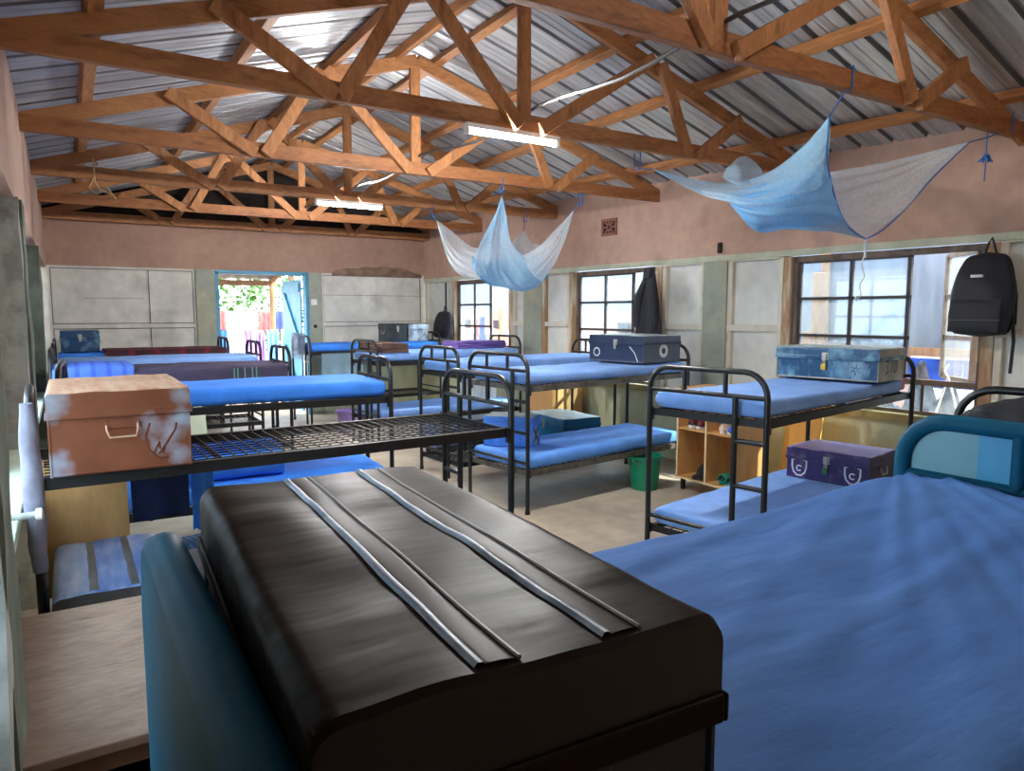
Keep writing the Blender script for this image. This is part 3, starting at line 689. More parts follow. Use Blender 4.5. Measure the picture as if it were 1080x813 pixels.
# window row (heads towards the windows)
R1 = bunk('black tube bunk with ladder rungs and a scuffed blue trunk, beside the near open window', (2.985, 2.33), 10, L=2.02, W=.73, zr=.98, zlo=.285, top=1.225, rail='angle')
R2 = bunk('black tube bunk carrying the navy trunk with white round stencils', (2.90, 4.41), 8, L=1.98, W=.73, zr=.98, zlo=.33, top=1.215, rail='greyangle')
R3 = bunk('black tube bunk just behind the navy trunk bunk, nearer the middle window', (2.95, 5.62), 5, L=1.98, W=.68, zr=.98, zlo=.17, top=1.215)
R4 = bunk('black tube bunk with a brown folded blanket at its foot', (2.90, 7.45), 4, L=1.98, W=.70, zr=.98, zlo=.33, top=1.215)
R5 = bunk('black tube bunk along the back wall with the clear plastic bundle at its foot', (2.75, 9.52), 3, L=2.0, W=.72, zr=1.0, zlo=.35, top=1.215, detail=False)
R0 = bunk('black tube bunk behind the teal headboard with a dark bag tied to it', (3.10, .72), 8, L=1.98, W=.72, zr=.98, zlo=.35, top=1.235)

mattress(L2, 'bright blue sheeted upper mattress right of the copper-brown trunk', 'sheet', x0=.03, h=.11, seed=1)
mattress(L2, 'bright blue sheeted lower mattress seen under the bare wire mesh', 'sheet', False, seed=2, h=.12)
folded('folded blue mattress pad seen through the bare wire mesh', on_(L2, 1.05, .36, .457), L2.rotation_euler.z, .66, .60, .19, 'sheet', 1, name='mattress_pad', cat='mattress pad', seed=1)
mattress(L3, 'upper mattress under the grey-purple striped blanket', 'sheet', seed=3, h=.08)
mattress(L4, 'pale blue sheeted upper mattress behind the grey-purple blanket', 'sheet2', seed=4, h=.11)
mattress(L5, 'upper mattress under the maroon plaid blanket', 'sheet', seed=5, h=.11)
mattress(R1, 'pale blue sheeted upper mattress under the scuffed blue trunk', 'sheet2', seed=6, h=.10, foam=.10, x1=1.88, sag=.03)
mattress(R1, 'pale blue sheeted lower mattress under the purple trunk', 'sheet2', False, seed=7, h=.10)
mattress(R2, 'blue sheeted upper mattress under the navy trunk', 'sheet2', seed=8, h=.10, sag=.03, wr=.009)
mattress(R2, 'blue sheeted lower mattress above the green bucket', 'sheet4', False, seed=9, h=.10, wr=.009)
mattress(R3, 'blue sheeted upper mattress behind the navy trunk bunk', 'sheet2', seed=10, h=.10)
mattress(R4, 'blue sheeted upper mattress with the brown folded blanket', 'sheet2', seed=12, h=.10)
mattress(R4, 'pale lower mattress under the brown blanket bunk', 'sheet2', False, seed=13, h=.10)
mattress(R5, 'blue sheeted upper mattress along the back wall under the black and silver trunks', 'sheet', seed=14, h=.10)

# teal bed in front
TB = thing('bunk_bed', 'teal metal bed with sheet-panelled ends, right under the camera', 'bunk bed', (.095, .28, 0), 0)
TLn, TW, tz = 1.975, .85, .95
def tealend(name, x, top, panel_mats):
    q = MB(); q.tube(arch(TW, top, .12, 8), .024, 14)
    for z in (1.065, .62): q.tube([(0,0,z),(0,TW,z)], .017, 12)
    q.tube([(0,.55,1.065),(0,.55,top)], .020, 12)
    q.tube([(0,0,.3),(0,TW,.3)], .017, 12)
    o = q.build(name, M['tealm'], TB, smooth=50); o.location = (x, 0, 0)
    return o
hd = tealend('headboard', TLn, 1.225, None)
ft = tealend('footboard', 0, 1.215, None)
def archfill(y0, y1, z0, top, r, x, th=.004):
    q = MB(); ny = 24; pts = []
    for k in range(ny+1):
        y = lerp(y0, y1, k/ny); e = max(0, min(y-y0, y1-y) if x == 0 and th > .02 else min(y, TW-y))
        zt = top if e >= r else top-r+math.sqrt(max(0, r*r-(r-e)**2))
        pts.append((y, zt))
    prof = [(y0, z0)] + pts[::1] + [(y1, z0)]
    q.prism(prof, x-th/2, x+th/2); return q
p = archfill(.65, TW-.01, 1.07, 1.222, .12, 0).build('pale_panel', M['tealp'], hd); p['label'] = 'teal sheet panel with a pale reflection painted in'  # the two panel tones paint colour reflections on one enamelled sheet
p = archfill(.01, .65, 1.07, 1.222, .12, 0).build('cyan_panel', M['cyanp'], hd); p['label'] = 'teal sheet panel with a cyan reflection painted in'
archfill(-.02, TW+.02, .30, 1.236, .13, 0, .05).build('sheet_panel', M['tealm'], ft, bevel=.018, smooth=40)
for yy, s in ((.012, 1), (TW-.012, -1)):
    q = MB(); q.box(.01, yy-.004, tz-.05, TLn-.01, yy+.004, tz); q.build('side_rail', M['tealm'], TB)
q = MB(); q.box(.02,.01,tz-.02,TLn-.02,TW-.01,tz-.012); q.build('base_plate', M['angle'], TB)
TB['dims'] = (TLn, TW, tz, .35)
# its large mattress with long stretched folds
o = thing('mattress', 'large blue sheeted mattress with stretched folds, right of the black trunk', 'mattress', (0,0,0), 0, None)
q = MB(); x0, x1, y0, y1 = .13, 2.03, .30, 1.115; h = .10
def sf(u, v):
    # wrapped sheet: v runs around the cross-section from the far bottom edge, over the top, to the near bottom edge
    x = lerp(x0, x1, u); W_ = y1-y0
    s = v*(W_+2*h)
    if s < h: y, z = y1, tz+s
    elif s < h+W_: y, z = y1-(s-h), tz+h
    else: y, z = y0, tz+h-(s-h-W_)
    r = .035
    dl_ = min(abs(s-h), abs(s-h-W_))
    if dl_ < r:
        k = (1-dl_/r); c = .010*k*k
        z -= c; y += c*(1 if y < .7 else -1)
    top = 1 if h < s < h+W_ else .4
    t_ = (y-y0)/W_
    # folds fan out from the headboard corner on the far side
    ang = math.atan2(y-1.25, 2.25-x); rr = math.hypot(x-2.25, y-1.25)
    f = .010*nz(ang*9, rr*.5, 3)*min(1, rr) + .006*nz(ang*22, rr*.9, 8) + .004*nz(x*5, y*14, 1) + .004*nz(x*2+y*6, x*9-y*9, 5)
    f += .012*math.exp(-((y-(.62+.10*(x-1)))/.03)**2)*max(0, math.sin((x-.6)*2.2))*.5
    hump = .03*math.exp(-((x-1.85)/.35)**2)*math.exp(-((y-.95)/.35)**2)
    return (x, y + (0 if top == 1 else .4*f), z + (f+hump)*top)
q.grid(sf, 150, 90)
q.build('sheet', M['sheet3'], o, smooth=180)
q = MB(); q.box(x0+.01, y0+.012, tz, x1-.01, y1-.012, tz+.07); q.build('foam_core', M['foam'], o)

# ------------------------------------------------------------------ metal trunks
def trunk(label, loc, rz, L, W, Hh, body='navytrunk', lid=None, top=None, end=None, lidf=.30, r=.018, ribs=0, ribm=None, group='metal trunks', latch=True, lock=None, handles=True, name='metal_trunk', rolled=True, ribpos=None, ribw=None, ribside=False, side=None):
    """L along local x (long side), front with the latch at -y, origin at the base centre"""
    t = thing(name, label, 'trunk', loc, rz, group)
    lid = lid or body; top = top or lid; side = side or body
    lh = Hh*lidf; zb = Hh-lh; e = .006
    q = MB(); q.box(-L/2+e, -W/2+e, 0, L/2-e, W/2-e, zb+.004)
    end = end or side
    bo = q.build('trunk_body', [M[body], M[end]], t, bevel=.005)
    for p in bo.data.polygons:
        if abs(p.normal.x) > .9: p.material_index = 1
    if rolled:
        q = MB()
        for z in (.008,): q.tube([(-L/2+e,-W/2+e,z),(L/2-e,-W/2+e,z),(L/2-e,W/2-e,z),(-L/2+e,W/2-e,z)], .005, 6, closed=True)
        for sx in (-1,1):
            for sy in (-1,1): q.tube([(sx*(L/2-e),sy*(W/2-e),0),(sx*(L/2-e),sy*(W/2-e),zb)], .004, 6)
        q.build('rolled_edge', M[end], t)
    # lid: rounded long edges, swept along x, with slightly dented skin
    prof = [(-W/2, zb-.012), (-W/2, Hh-r)] + [(-W/2+r-r*math.cos(a), Hh-r+r*math.sin(a)) for a in [PI/2*k/6 for k in range(1, 7)]]
    nw = 18
    prof += [(lerp(-W/2+r, W/2-r, k/nw), Hh) for k in range(1, nw)]
    prof += [(W/2-r+r*math.sin(a), Hh-r+r*math.cos(a)) for a in [PI/2*k/6 for k in range(0, 7)]] + [(W/2, zb-.012)]
    n = len(prof); nx = 40; q = MB(); vs = []
    xs = [-L/2] + [-L/2+.006] + [lerp(-L/2+.006, L/2-.006, i/nx) for i in range(1, nx)] + [L/2-.006, L/2]
    for i, x in enumerate(xs):
        edge = i in (0, len(xs)-1)
        for (y, z) in prof:
            d = .0045*nz(x*4.5+L*9, y*11, W*5) + .002*nz(x*14, y*14, L) if z > Hh-r*.3 else .0015*nz(x*9, z*15, y*9)
            zz = z + (d if z > zb+.01 else 0) - (.005 if edge and z > zb+.01 else 0)
            vs.append((x, y*(1-.0015*edge), zz))
    fs = []
    for i in range(len(xs)-1):
        for j in range(n-1): fs.append((i*n+j, i*n+j+1, (i+1)*n+j+1, (i+1)*n+j))
    fs += [tuple(range(n-1, -1, -1)), tuple((len(xs)-1)*n+j for j in range(n))]
    q.add(vs, fs)
    lo = q.build('lid', [M[lid], M[top], M[end if end != body else lid]], t, smooth=35)
    for p in lo.data.polygons:
        if p.normal.z > .75 and p.center.z > Hh-r: p.material_index = 1
        elif abs(p.normal.x) > .9: p.material_index = 2
    # lip round the bottom of the lid
    q = MB(); z0, z1 = zb-.016, zb+.010; o_ = .005
    for (a, b, c, d) in ((-L/2-o_,-W/2-o_,L/2+o_,-W/2+.001),(-L/2-o_,W/2-.001,L/2+o_,W/2+o_),(-L/2-o_,-W/2,-L/2+.001,W/2),(L/2-.001,-W/2,L/2+o_,W/2)): q.box(a,b,z0,c,d,z1)
    q.build('lid_lip', M[lid], t, bevel=.003)
    for k in range(ribs):
        y = lerp(-W/2, W/2, ribpos[k] if ribpos else (k+1)/(ribs+1)); q = MB(); w = ribw or .016
        def rf(u, v, y=y, w=w):
            x = lerp(-L/2+.012, L/2-.012, u); yy = y+lerp(-w, w, v)
            return (x, yy, Hh + .0025*math.sin(PI*v)**.3 + .0045*nz(x*4.5+L*9, yy*11, W*5) if 0 < v < 1 else Hh+.0045*nz(x*4.5+L*9, yy*11, W*5)-.001)
        q.grid(rf, 40, 8); q.build('lid_rib', M[ribm or lid], t, smooth=70)
        if ribpos:   # worn grey edge of the band
            def we(u, v):
                x = lerp(-L/2+.012, L/2-.012, u); yy = y+w*lerp(.62, 1.25, v)
                return (x, yy, Hh+.0045*nz(x*4.5+L*9, yy*11, W*5)+.002*nz(x*14, yy*14, L)+.0042*(1 if 0 < v < 1 else .2))
            q = MB(); q.grid(we, 40, 4); q.build('worn_edge', M['strip'], t, smooth=70)
            q = MB(); q.tube([(lerp(-L/2+.012, L/2-.012, k_/30), y-w*1.05, Hh+.0045*nz(lerp(-L/2+.012, L/2-.012, k_/30)*4.5+L*9, (y-w*1.05)*11, W*5)+.0015) for k_ in range(31)], .002, 6); q.build('crease', M['rib2'], t)
    if handles:
        for sx in (-1, 1):
            x = sx*(L/2); zc = zb*.72
            q = MB(); q.box(min(x-sx*e, x+sx*.003), -.055, zc+.004, max(x-sx*e, x+sx*.003), .055, zc+.03); hp = q.build('handle_plate', M[end], t, bevel=.002)
            q = MB(); q.tube([(x+sx*.004,-.05,zc+.016),(x+sx*.012,-.05,zc-.002),(x+sx*.016,-.042,zc-.028),(x+sx*.016,.042,zc-.028),(x+sx*.012,.05,zc-.002),(x+sx*.004,.05,zc+.016)], .004, 8); q.build('handle', M['steel'] if end != 'copper' else M['coppertop'], t, smooth=60)
    if latch:
        y = -W/2
        q = MB(); q.box(-.022, y-.006, zb-.02, .022, y+.002, zb+.03); q.build('latch_plate', M['steel'], t, bevel=.002)
        q = MB(); q.box(-.013, y-.014, zb-.055, .013, y-.004, zb+.018); q.build('hasp', M['steel'], t, bevel=.003)
        if lock:
            q = MB(); q.box(-.017, y-.030, zb-.085, .017, y-.012, zb-.045); lk = q.build('padlock', M[lock], t, bevel=.004)
            q = MB(); q.tube([(-.010,y-.021,zb-.046)] + [(-.010*math.cos(a), y-.021, zb-.034+.012*math.sin(a)) for a in [PI*k/8 for k in range(9)]] + [(.010,y-.021,zb-.046)], .003, 6); q.build('shackle', M['steel'], lk, smooth=60)
    return t
def ring(mb, c, r, w, ax, n=24, a0=0, a1=2*PI, lift=.0008):
    """flat painted ring or arc lying on a face; ax = 'y' (front face) or 'x' (end face)"""
    vs = []; 
    for k in range(n+1):
        a = lerp(a0, a1, k/n)
        for rr in (r-w/2, r+w/2):
            u, w_ = rr*math.cos(a), rr*math.sin(a)
            vs.append((c[0]+u, c[1], c[2]+w_) if ax == 'y' else (c[0], c[1]+u, c[2]+w_))
    mb.add(vs, [(2*k, 2*k+1, 2*k+3, 2*k+2) for k in range(n)]); return mb
def stroke(mb, pts, w, ax, c):
    """flat painted stroke through 2-D points on a face"""
    P = [V((p[0], p[1])) for p in pts]
    vs = []
    for i, p in enumerate(P):
        d = (P[min(i+1, len(P)-1)]-P[max(i-1, 0)]).normalized(); nn = V((-d.y, d.x))*w/2
        for s in (-1, 1):
            q = p+nn*s; vs.append((c[0]+q.x, c[1], c[2]+q.y) if ax == 'y' else (c[0], c[1]+q.x, c[2]+q.y))
    mb.add(vs, [(2*k, 2*k+1, 2*k+3, 2*k+2) for k in range(len(P)-1)]); return mb

# the black trunk in front (long side runs away from the camera)
NT = trunk('long black trunk with two blue-grey lid strips on the teal bed, nearest the camera', (.302, .738, 1.055), PI/2 + math.radians(-3.0), .675, .345, .225, 'trunkblack', lid='trunkblack', top='trunkblack', end='trunkblackside', side='trunkblack', lidf=.36, r=.022, ribs=2, ribm='rib', latch=False, ribpos=(.605, .285), ribw=.016)
q = MB(); q.box(-.3375-.012, .02, .055, -.3375+.004, .085, .135)
q.build('worn_plate', M['greysilver'], NT, bevel=.004)
# copper trunk, end towards the camera
ct = trunk('copper-brown trunk with painted daylight on its lid, standing on the bare wire mesh', (.150, 3.235, .955), PI/2, .66, .46, .30, 'copper', lid='copper', top='coppertop', end='copper', lidf=.27, r=.012, latch=False)
f = MB()
for pts in ([(-.09,.17),(-.075,.12),(-.085,.07),(-.115,.035),(-.15,.035)], [(-.115,.05),(-.14,.085),(-.175,.14),(-.18,.165)], [(-.12,.07),(-.118,.10)], [(-.10,.055),(-.115,.09)], [(-.135,.075),(-.13,.05)]): stroke(f, pts, .008, 'x', (-.3245, 0, 0))
f.build('twig_mark', M['coppermark'], ct)['label'] = 'dark brown twig-shaped bare patch'
# blue-silver trunk low at the left
trunk('scuffed blue and silver trunk lying low beside the plywood locker', (.095, 3.12, .338), PI/2, .66, .38, .225, 'silverblue', top='silverblue', end='greysilver', lidf=.3, r=.03, ribs=2, ribm='greysilver', latch=False)
def on(t, x, y, z): 
    p = bpt(t, x, y, z); return (p.x, p.y, p.z)
# trunks across the head ends of the window-row bunks
t1 = trunk('scuffed dark blue trunk with a brass padlock on the upper bunk by the near window', on(R1, 1.60, .335, 1.086), R1.rotation_euler.z - PI/2, .69, .44, .215, 'tealtrunkfront', lid='tealtrunk', top='tealtrunktop', end='greytrunkend', lidf=.30, r=.014, ribs=0, lock='brass', handles=False)
f = MB(); x = .3405
for k, pts in enumerate(([(-.10,.035),(-.05,.035),(-.075,.0),(-.05,-.03),(-.09,-.045)], [(-.025,.04),(.02,.04),(-.005,-.04)], [(.045,.0),(.06,.035),(.085,.035),(.095,0),(.08,-.04),(.055,-.04),(.045,0)])):
    stroke(f, pts, .012, 'x', (x, 0, .095))
f.build('stencil_mark', M['inkdark'], t1)['label'] = 'rough black painted figures'
f = MB()
for a in range(6): stroke(f, [(.006*math.cos(a*1.05+.3), .006*math.sin(a*1.05+.3)),(.022*math.cos(a*1.05+.3), .022*math.sin(a*1.05+.3)),(.034*math.cos(a*1.05+.5), .034*math.sin(a*1.05+.5))], .013, 'y', (.20, -.2147, .075))
f.build('leaf_mark', M['tealtrunk'], t1)
t2 = trunk('purple trunk with white shield stencils on the lower bunk', on(R1, 1.57, .285, .392), R1.rotation_euler.z - PI/2, .56, .42, .215, 'purpletrunk', top='lilactop', end='purpletrunk', lidf=.32, r=.014, lock='greenlock')
f = MB()
for cx in (-.19, .17):
    stroke(f, [(-.05,.05),(-.05,.0),(-.04,-.035),(-.015,-.058),(.015,-.058),(.04,-.035),(.05,.0),(.05,.05)], .011, 'y', (cx, -.2048, .078))
    stroke(f, [(-.05,.05),(-.03,.052)], .011, 'y', (cx, -.2048, .078)); stroke(f, [(.03,.052),(.05,.05)], .011, 'y', (cx, -.2048, .078))
    ring(f, (cx, -.2048, .07), .018, .009, 'y', 14, .7, 5.5)
f.build('shield_stencil', M['chalk'], t2)['label'] = 'two white painted shields'
t3 = trunk('navy trunk with white round stencils on the upper bunk by the hanging coat', on(R2, 1.63, .355, 1.086), R2.rotation_euler.z - PI/2, .66, .52, .245, 'navytrunk', top='tealtrunktop', end='slate', lidf=.28, r=.012, handles=False)
f = MB(); ring(f, (-.235, -.2548, .085), .036, .012, 'y'); f.build('ring_stencil', M['chalk'], t3)
f = MB(); stroke(f, [(.10,.045),(.16,-.01),(.2,-.09)], .010, 'y', (.06, -.2548, .10)); f.build('paint_streak', M['chalk'], t3)
f = MB(); ring(f, (.3252, .02, .105), .044, .034, 'x'); f.build('halo_stencil', M['chalk'], t3)
f = MB(); ring(f, (.3258, .02, .105), .022, .009, 'x')
stroke(f, [(-.012,-.012),(-.012,.012),(0,-.002),(.012,.012),(.012,-.012)], .006, 'x', (.3258, .02, .105)); f.build('letter_stencil', M['inkdark'], t3)['label'] = 'black letter M in a ring'
# two on the lower bunk behind
t4 = trunk('teal trunk with an end handle standing low behind the lower blue mattress', (4.40, 6.02, .178), math.radians(-92), .72, .46, .29, 'greenteal', lid='greenteal', top='tealtrunktop', end='greenteal', lidf=.26, r=.01)
t5 = trunk('small bright blue trunk with a cross emblem, left of the low teal trunk', (3.107, 4.963, .437), math.radians(-48), .42, .26, .25, 'bluetrunk', top='tealtrunktop', end='bluetrunk', lidf=.28, r=.01, latch=False, handles=False)
f = MB(); ring(f, (.2105-.0055, 0, .09), .045, .08, 'x'); f.build('pale_halo', M['chalk'], t5)
f = MB()
stroke(f, [(-.06,-.055),(.0,.0),(.06,.055)], .040, 'x', (.2059, 0, .09)); stroke(f, [(-.06,.055),(.0,.0),(.06,-.055)], .040, 'x', (.2063, 0, .09)); f.build('cross_emblem', M['navytrunk'], t5)
# far trunks
trunk('dark blue trunk in the back corner on the plaid-blanket bunk', on(L5, 1.60, .30, 1.07), L5.rotation_euler.z+PI, .40, .36, .25, 'tealtrunk', top='tealtrunk', lidf=.28, r=.01)
trunk('small black trunk on the back-wall bunk left of the silver one', on(R5, 1.42, .42, 1.105), R5.rotation_euler.z, .30, .36, .27, 'darktrunk', lidf=.25, r=.012)
trunk('crumpled silver trunk on the back-wall bunk right of the black one', on(R5, 1.76, .42, 1.105), R5.rotation_euler.z, .34, .38, .27, 'silvertrunk', lidf=.3, r=.03, latch=False)

# ------------------------------------------------------------------ bedding laid on the mattresses
def blanket(t, label, mat, x0, x1, z, y0=-.01, y1=None, drop=.10, dropfar=.04, seed=0, th=.012, wr=.01, name='blanket', group=None, hump=0., cat='blanket'):
    """a cloth laid over the mattress of bunk t, hanging a little over both long sides (local y0 .. y1)"""
    L, W = t['dims'][0], t['dims'][1]; y1 = W+.01 if y1 is None else y1
    o = thing(name, label, cat, bpt(t, 0, 0, z), t.rotation_euler.z, group)
    q = MB()
    def f(u, v):
        x = lerp(x0, x1, u); s = v*((y1-y0)+drop+dropfar)
        if s < drop: y, zz = y0, s-drop
        elif s < drop+(y1-y0): y, zz = y0+(s-drop), 0
        else: y, zz = y1, -(s-drop-(y1-y0))
        c = min(abs(s-drop), abs(s-drop-(y1-y0)))
        if c < .03: k = (1-c/.03)**2*.009; zz -= k; y += k*(1 if y < (y0+y1)/2 else -1)
        w = wr*(nz(x*3+seed*5, s*6, seed)+.5*nz(x*9, s*16, seed+3))
        edge = 0 if drop < s < drop+(y1-y0) else 1
        return (x+.02*nz(s*5, seed, u*3)*(1 if u in (0., 1.) else .3), y+(w*(-1 if y < (y0+y1)/2 else 1)*.7-.004*(1 if y < (y0+y1)/2 else -1) if edge else 0), zz+abs(w)+hump*math.sin(PI*v)*math.sin(PI*u) + (.012*nz(x*4, 1, seed) if s < .02 else 0))
    q.grid(f, 60, 36); q.build('cloth', M[mat], o, smooth=180, solid=th)
    return o
# local y of the low-wall row points to the camera: W is the near side
b3 = blanket(L3, 'grey-purple blanket with thin green stripes, sagging over the long side of its bunk', 'purpleblanket', .02, 1.32, 1.05, drop=.03, dropfar=.15, seed=2, hump=.015)
q = MB()
for k, x in enumerate((.30, .335, .40, .46, .49)):
    q.grid(lambda u, v: (x+.010*u, .7355+.012*abs(nz(x*3+10, 1, 2)) + .006, -.005-.115*v), 2, 6)
q.build('woven_stripe', [paint('green_woven_stripe', (104,160,140), .8)], b3)
blanket(L3, 'royal blue quilt folded over the head of the grey-purple blanket bunk', 'quilt', 1.28, 1.85, 1.075, drop=.04, dropfar=.17, seed=5, hump=.03, name='quilt', cat='quilt', th=.03)
blanket(L5, 'dark maroon plaid blanket on the bunk by the back wall', 'plaid', .02, 1.36, 1.082, drop=.04, dropfar=.15, seed=7)
folded('brown folded blanket over the foot of a window-row bunk', on(R4, .22, .33, 1.088), R4.rotation_euler.z+PI/2, .62, .36, .10, 'bpl', 4, seed=3)
folded('light purple folded blanket by the far window', on(R4, 1.55, .42, 1.088), R4.rotation_euler.z, .72, .40, .09, 'purple', 3, seed=6)
folded('navy striped pillow under the bare wire mesh', (.44, 3.60, .345), .2, .42, .26, .11, 'navys', 1, name='pillow', cat='pillow', seed=4)

# ------------------------------------------------------------------ low-wall side things
# plywood locker in the corner by the camera
t = thing('plywood_locker', 'low plywood locker with a scuffed top between the low wall and the teal bed', 'locker', (-.172, 1.70, 0), 0)
q = MB(); q.box(-.004, -.012, .578, .352, .868, .602); q.build('top_board', M['plydark'], t, bevel=.004)
q = MB(); q.box(0,.01,0,.018,.86,.578); q.build('side_panel', M['plydark2'], t)
q = MB(); q.box(.33,.01,0,.348,.86,.578); q.build('side_panel', M['plydark2'], t)
q = MB(); q.box(.018,.84,.0,.33,.858,.578); q.build('back_panel', M['plydark2'], t)
q = MB(); q.box(.165,.03,.06,.181,.84,.578); q.build('divider', M['plydark2'], t)
q = MB(); q.box(.018,.02,.045,.33,.84,.06); q.build('shelf', M['plydark2'], t)
q = MB(); q.box(.018,.012,.53,.33,.03,.578); q.build('front_rail', M['plydark2'], t)
# plywood box under the copper trunk
t = thing('plywood_box', 'clean plywood box standing under the copper-brown trunk', 'box', (-.125, 3.46, .337), 0)
q = MB()
q.box(0,0,0,.31,.014,.555); q.box(0,.19,0,.31,.204,.555); q.box(0,.014,0,.014,.19,.555); q.box(.296,.014,0,.31,.19,.555); q.build('carcass', M['ply'], t, bevel=.002)
q = MB(); q.box(.014,.014,.54,.296,.19,.552); q.build('top_board', M['ply'], t)
# dark cloth hung from the mesh
def hang(label, P, mat, name='hanging_cloth', cat='cloth', folds=5, amp=.018, group=None, seed=0, th=.006, taper=1., nu=36, nv=24, bottom=.02):
    """cloth hung from the line P[0]-P[1] down by P[2]; folds run down it"""
    a, b, drop = V(P[0]), V(P[1]), P[2]
    t = thing(name, label, cat, tuple((a+b)/2), 0, group); c = (a+b)/2
    d = (b-a); nrm = V((-d.y, d.x, 0)).normalized() if d.length else V((0,1,0))
    q = MB()
    def f(u, v):
        uu = .5+(u-.5)*lerp(taper, 1, v)
        p = a.lerp(b, uu) - c
        k = amp*(.35+.65*v)*math.sin(u*folds*2*PI+seed+1.2*nz(v*2, seed)) + amp*.8*nz(u*4+seed, v*3, seed)
        z = -drop*v - bottom*v*nz(u*5, seed+2)
        return tuple(p + nrm*k + V((0, 0, z)))
    q.grid(f, nu, nv); q.build('cloth', M[mat], t, smooth=180, solid=th); return t
hang('dark navy cloth hung under the copper-brown trunk', ((.195, 3.40, .90), (.425, 3.42, .90), .27), 'navy', folds=1.5, amp=.006)
hang('bright blue cloth hung below the wire mesh beside the navy cloth', ((.46, 3.60, .80), (.56, 3.62, .80), .30), 'sheet', folds=1.5, amp=.01, name='hanging_towel', cat='towel')
t = thing('duffel_bag', 'dark duffel bag slumped under the navy cloth', 'bag', (.53, 3.28, .338), .1)
q = MB()
def bagf(u, v):
    a = 2*PI*v; x = lerp(-.2, .2, u); e = max(0, 1-(2*u-1)**4)**.5
    return (x, .12*e*math.cos(a)*(1+.12*nz(x*8, a)), .085+.085*e*math.sin(a)*(1+.1*nz(x*9, a, 3)))
q.grid(bagf, 24, 20); q.build('bag_body', M['bagtrim'], t, smooth=180)
q = MB(); q.tube([(-.09,-.11,.09),(-.08,-.12,.17),(0,-.06,.20),(.08,-.12,.17),(.09,-.11,.09)], .010, 8); q.build('bag_handle', M['bag'], t, smooth=60)
# wrapped cloth on the head post by the low wall
t = thing('wrapped_cloth', 'grey cloth wrapped down the bunk post beside the copper-brown trunk', 'cloth', tuple(bpt(L1, 2.0, .70, .62)), 0)
q = MB()
def wr(u, v):
    a = 2*PI*v; z = .60*u; r = .021+.006*nz(u*7, math.cos(a)*1.5, math.sin(a)*1.5)+.012*math.sin(PI*u)
    return (r*math.cos(a)-.008*u, r*math.sin(a), z)
q.grid(wr, 40, 18); q.add([wr(1, k/12) for k in range(12)], [tuple(range(12))]); q.build('cloth', M['postwrap'], t, smooth=180)
# white-capped bolt on the ledge
t = thing('wall_bolt', 'white-capped pipe bolt sticking out of the low wall ledge', 'bolt', (-.205, 2.78, .865), 0)
q = MB(); q.tube([(0,0,0),(.085,0,0)], .011, 10); q.build('bolt_shaft', M['whitewash'], t, smooth=50)
q = MB(); q.tube([(.082,0,0),(.084,0,0),(.10,0,0),(.104,0,0)], [.012,.02,.02,.014], 14); q.build('bolt_cap', M['white'], t, smooth=50)
# pale leaning board, seen between the bunk legs
t = thing('board', 'cream board leaning below the bright blue mattress', 'board', (.30, 5.95, 0), 0)
q = MB(); q.hexa([(0,0,0),(.62,0,0),(.62,.02,0),(0,.02,0),(.05,.3,.85),(.62,.3,.85),(.62,.32,.85),(.05,.32,.85)]); q.build('panel', M['cream'], t)
t = thing('wooden_bench', 'low plank bench on the floor in the aisle by the purple bucket', 'bench', (3.15, 9.0, 0), -.12)
for k in range(3):
    q = MB(); q.box(0, .13*k, .16, 1.5, .13*k+.115, .185); q.build('plank', M['pole'], t, bevel=.003)
for x in (.15, 1.3):
    q = MB(); q.box(x, .02, 0, x+.05, .36, .16); q.build('leg', M['pole'], t)

# ------------------------------------------------------------------ window-side things
t = thing('shoe_shelf', 'open plywood shoe shelf with four cubbyholes below the near bunk', 'shelf', (4.455, 3.75, .10), 0)
def slabx(n, a, m='ply'): q = MB(); q.box(*a); return q.build(n, M[m], t, bevel=.002)
SW, SD, SH = .66, .36, .80
slabx('side_panel', (0,0,0,SD,.018,SH)); slabx('side_panel', (0,SW-.018,0,SD,SW,SH)); slabx('divider', (0.004,SW/2-.009,.018,SD-.01,SW/2+.009,SH-.018))
slabx('shelf_board', (0,.018,0,SD,SW-.018,.018)); slabx('shelf_board', (0.006,.018,.43,SD-.01,SW/2-.009,.446)); slabx('shelf_board', (0.006,SW/2+.009,.43,SD-.01,SW-.018,.446)); slabx('top_board', (0,0,SH-.018,SD,SW,SH)); slabx('back_panel', (SD-.012,.018,.018,SD,SW-.018,SH-.018))
for y in (.05, SW-.07):
    for x in (.02, SD-.05):
        q = MB(); q.box(x, y, -.10, x+.03, y+.03, 0); q.build('leg', M['angle'], t)
for a in (((0,-.001,0),(0,.019,SH)),):
    q = MB(); q.box(-.002,.0,0,.0,.018,SH); q.box(-.002,SW-.018,0,0,SW,SH); q.box(-.002,0,0,0,SW,.018); q.box(.0,SW/2-.009,.018,.0035,SW/2+.009,SH-.018); q.build('edge_strip', M['lightedge'], t)
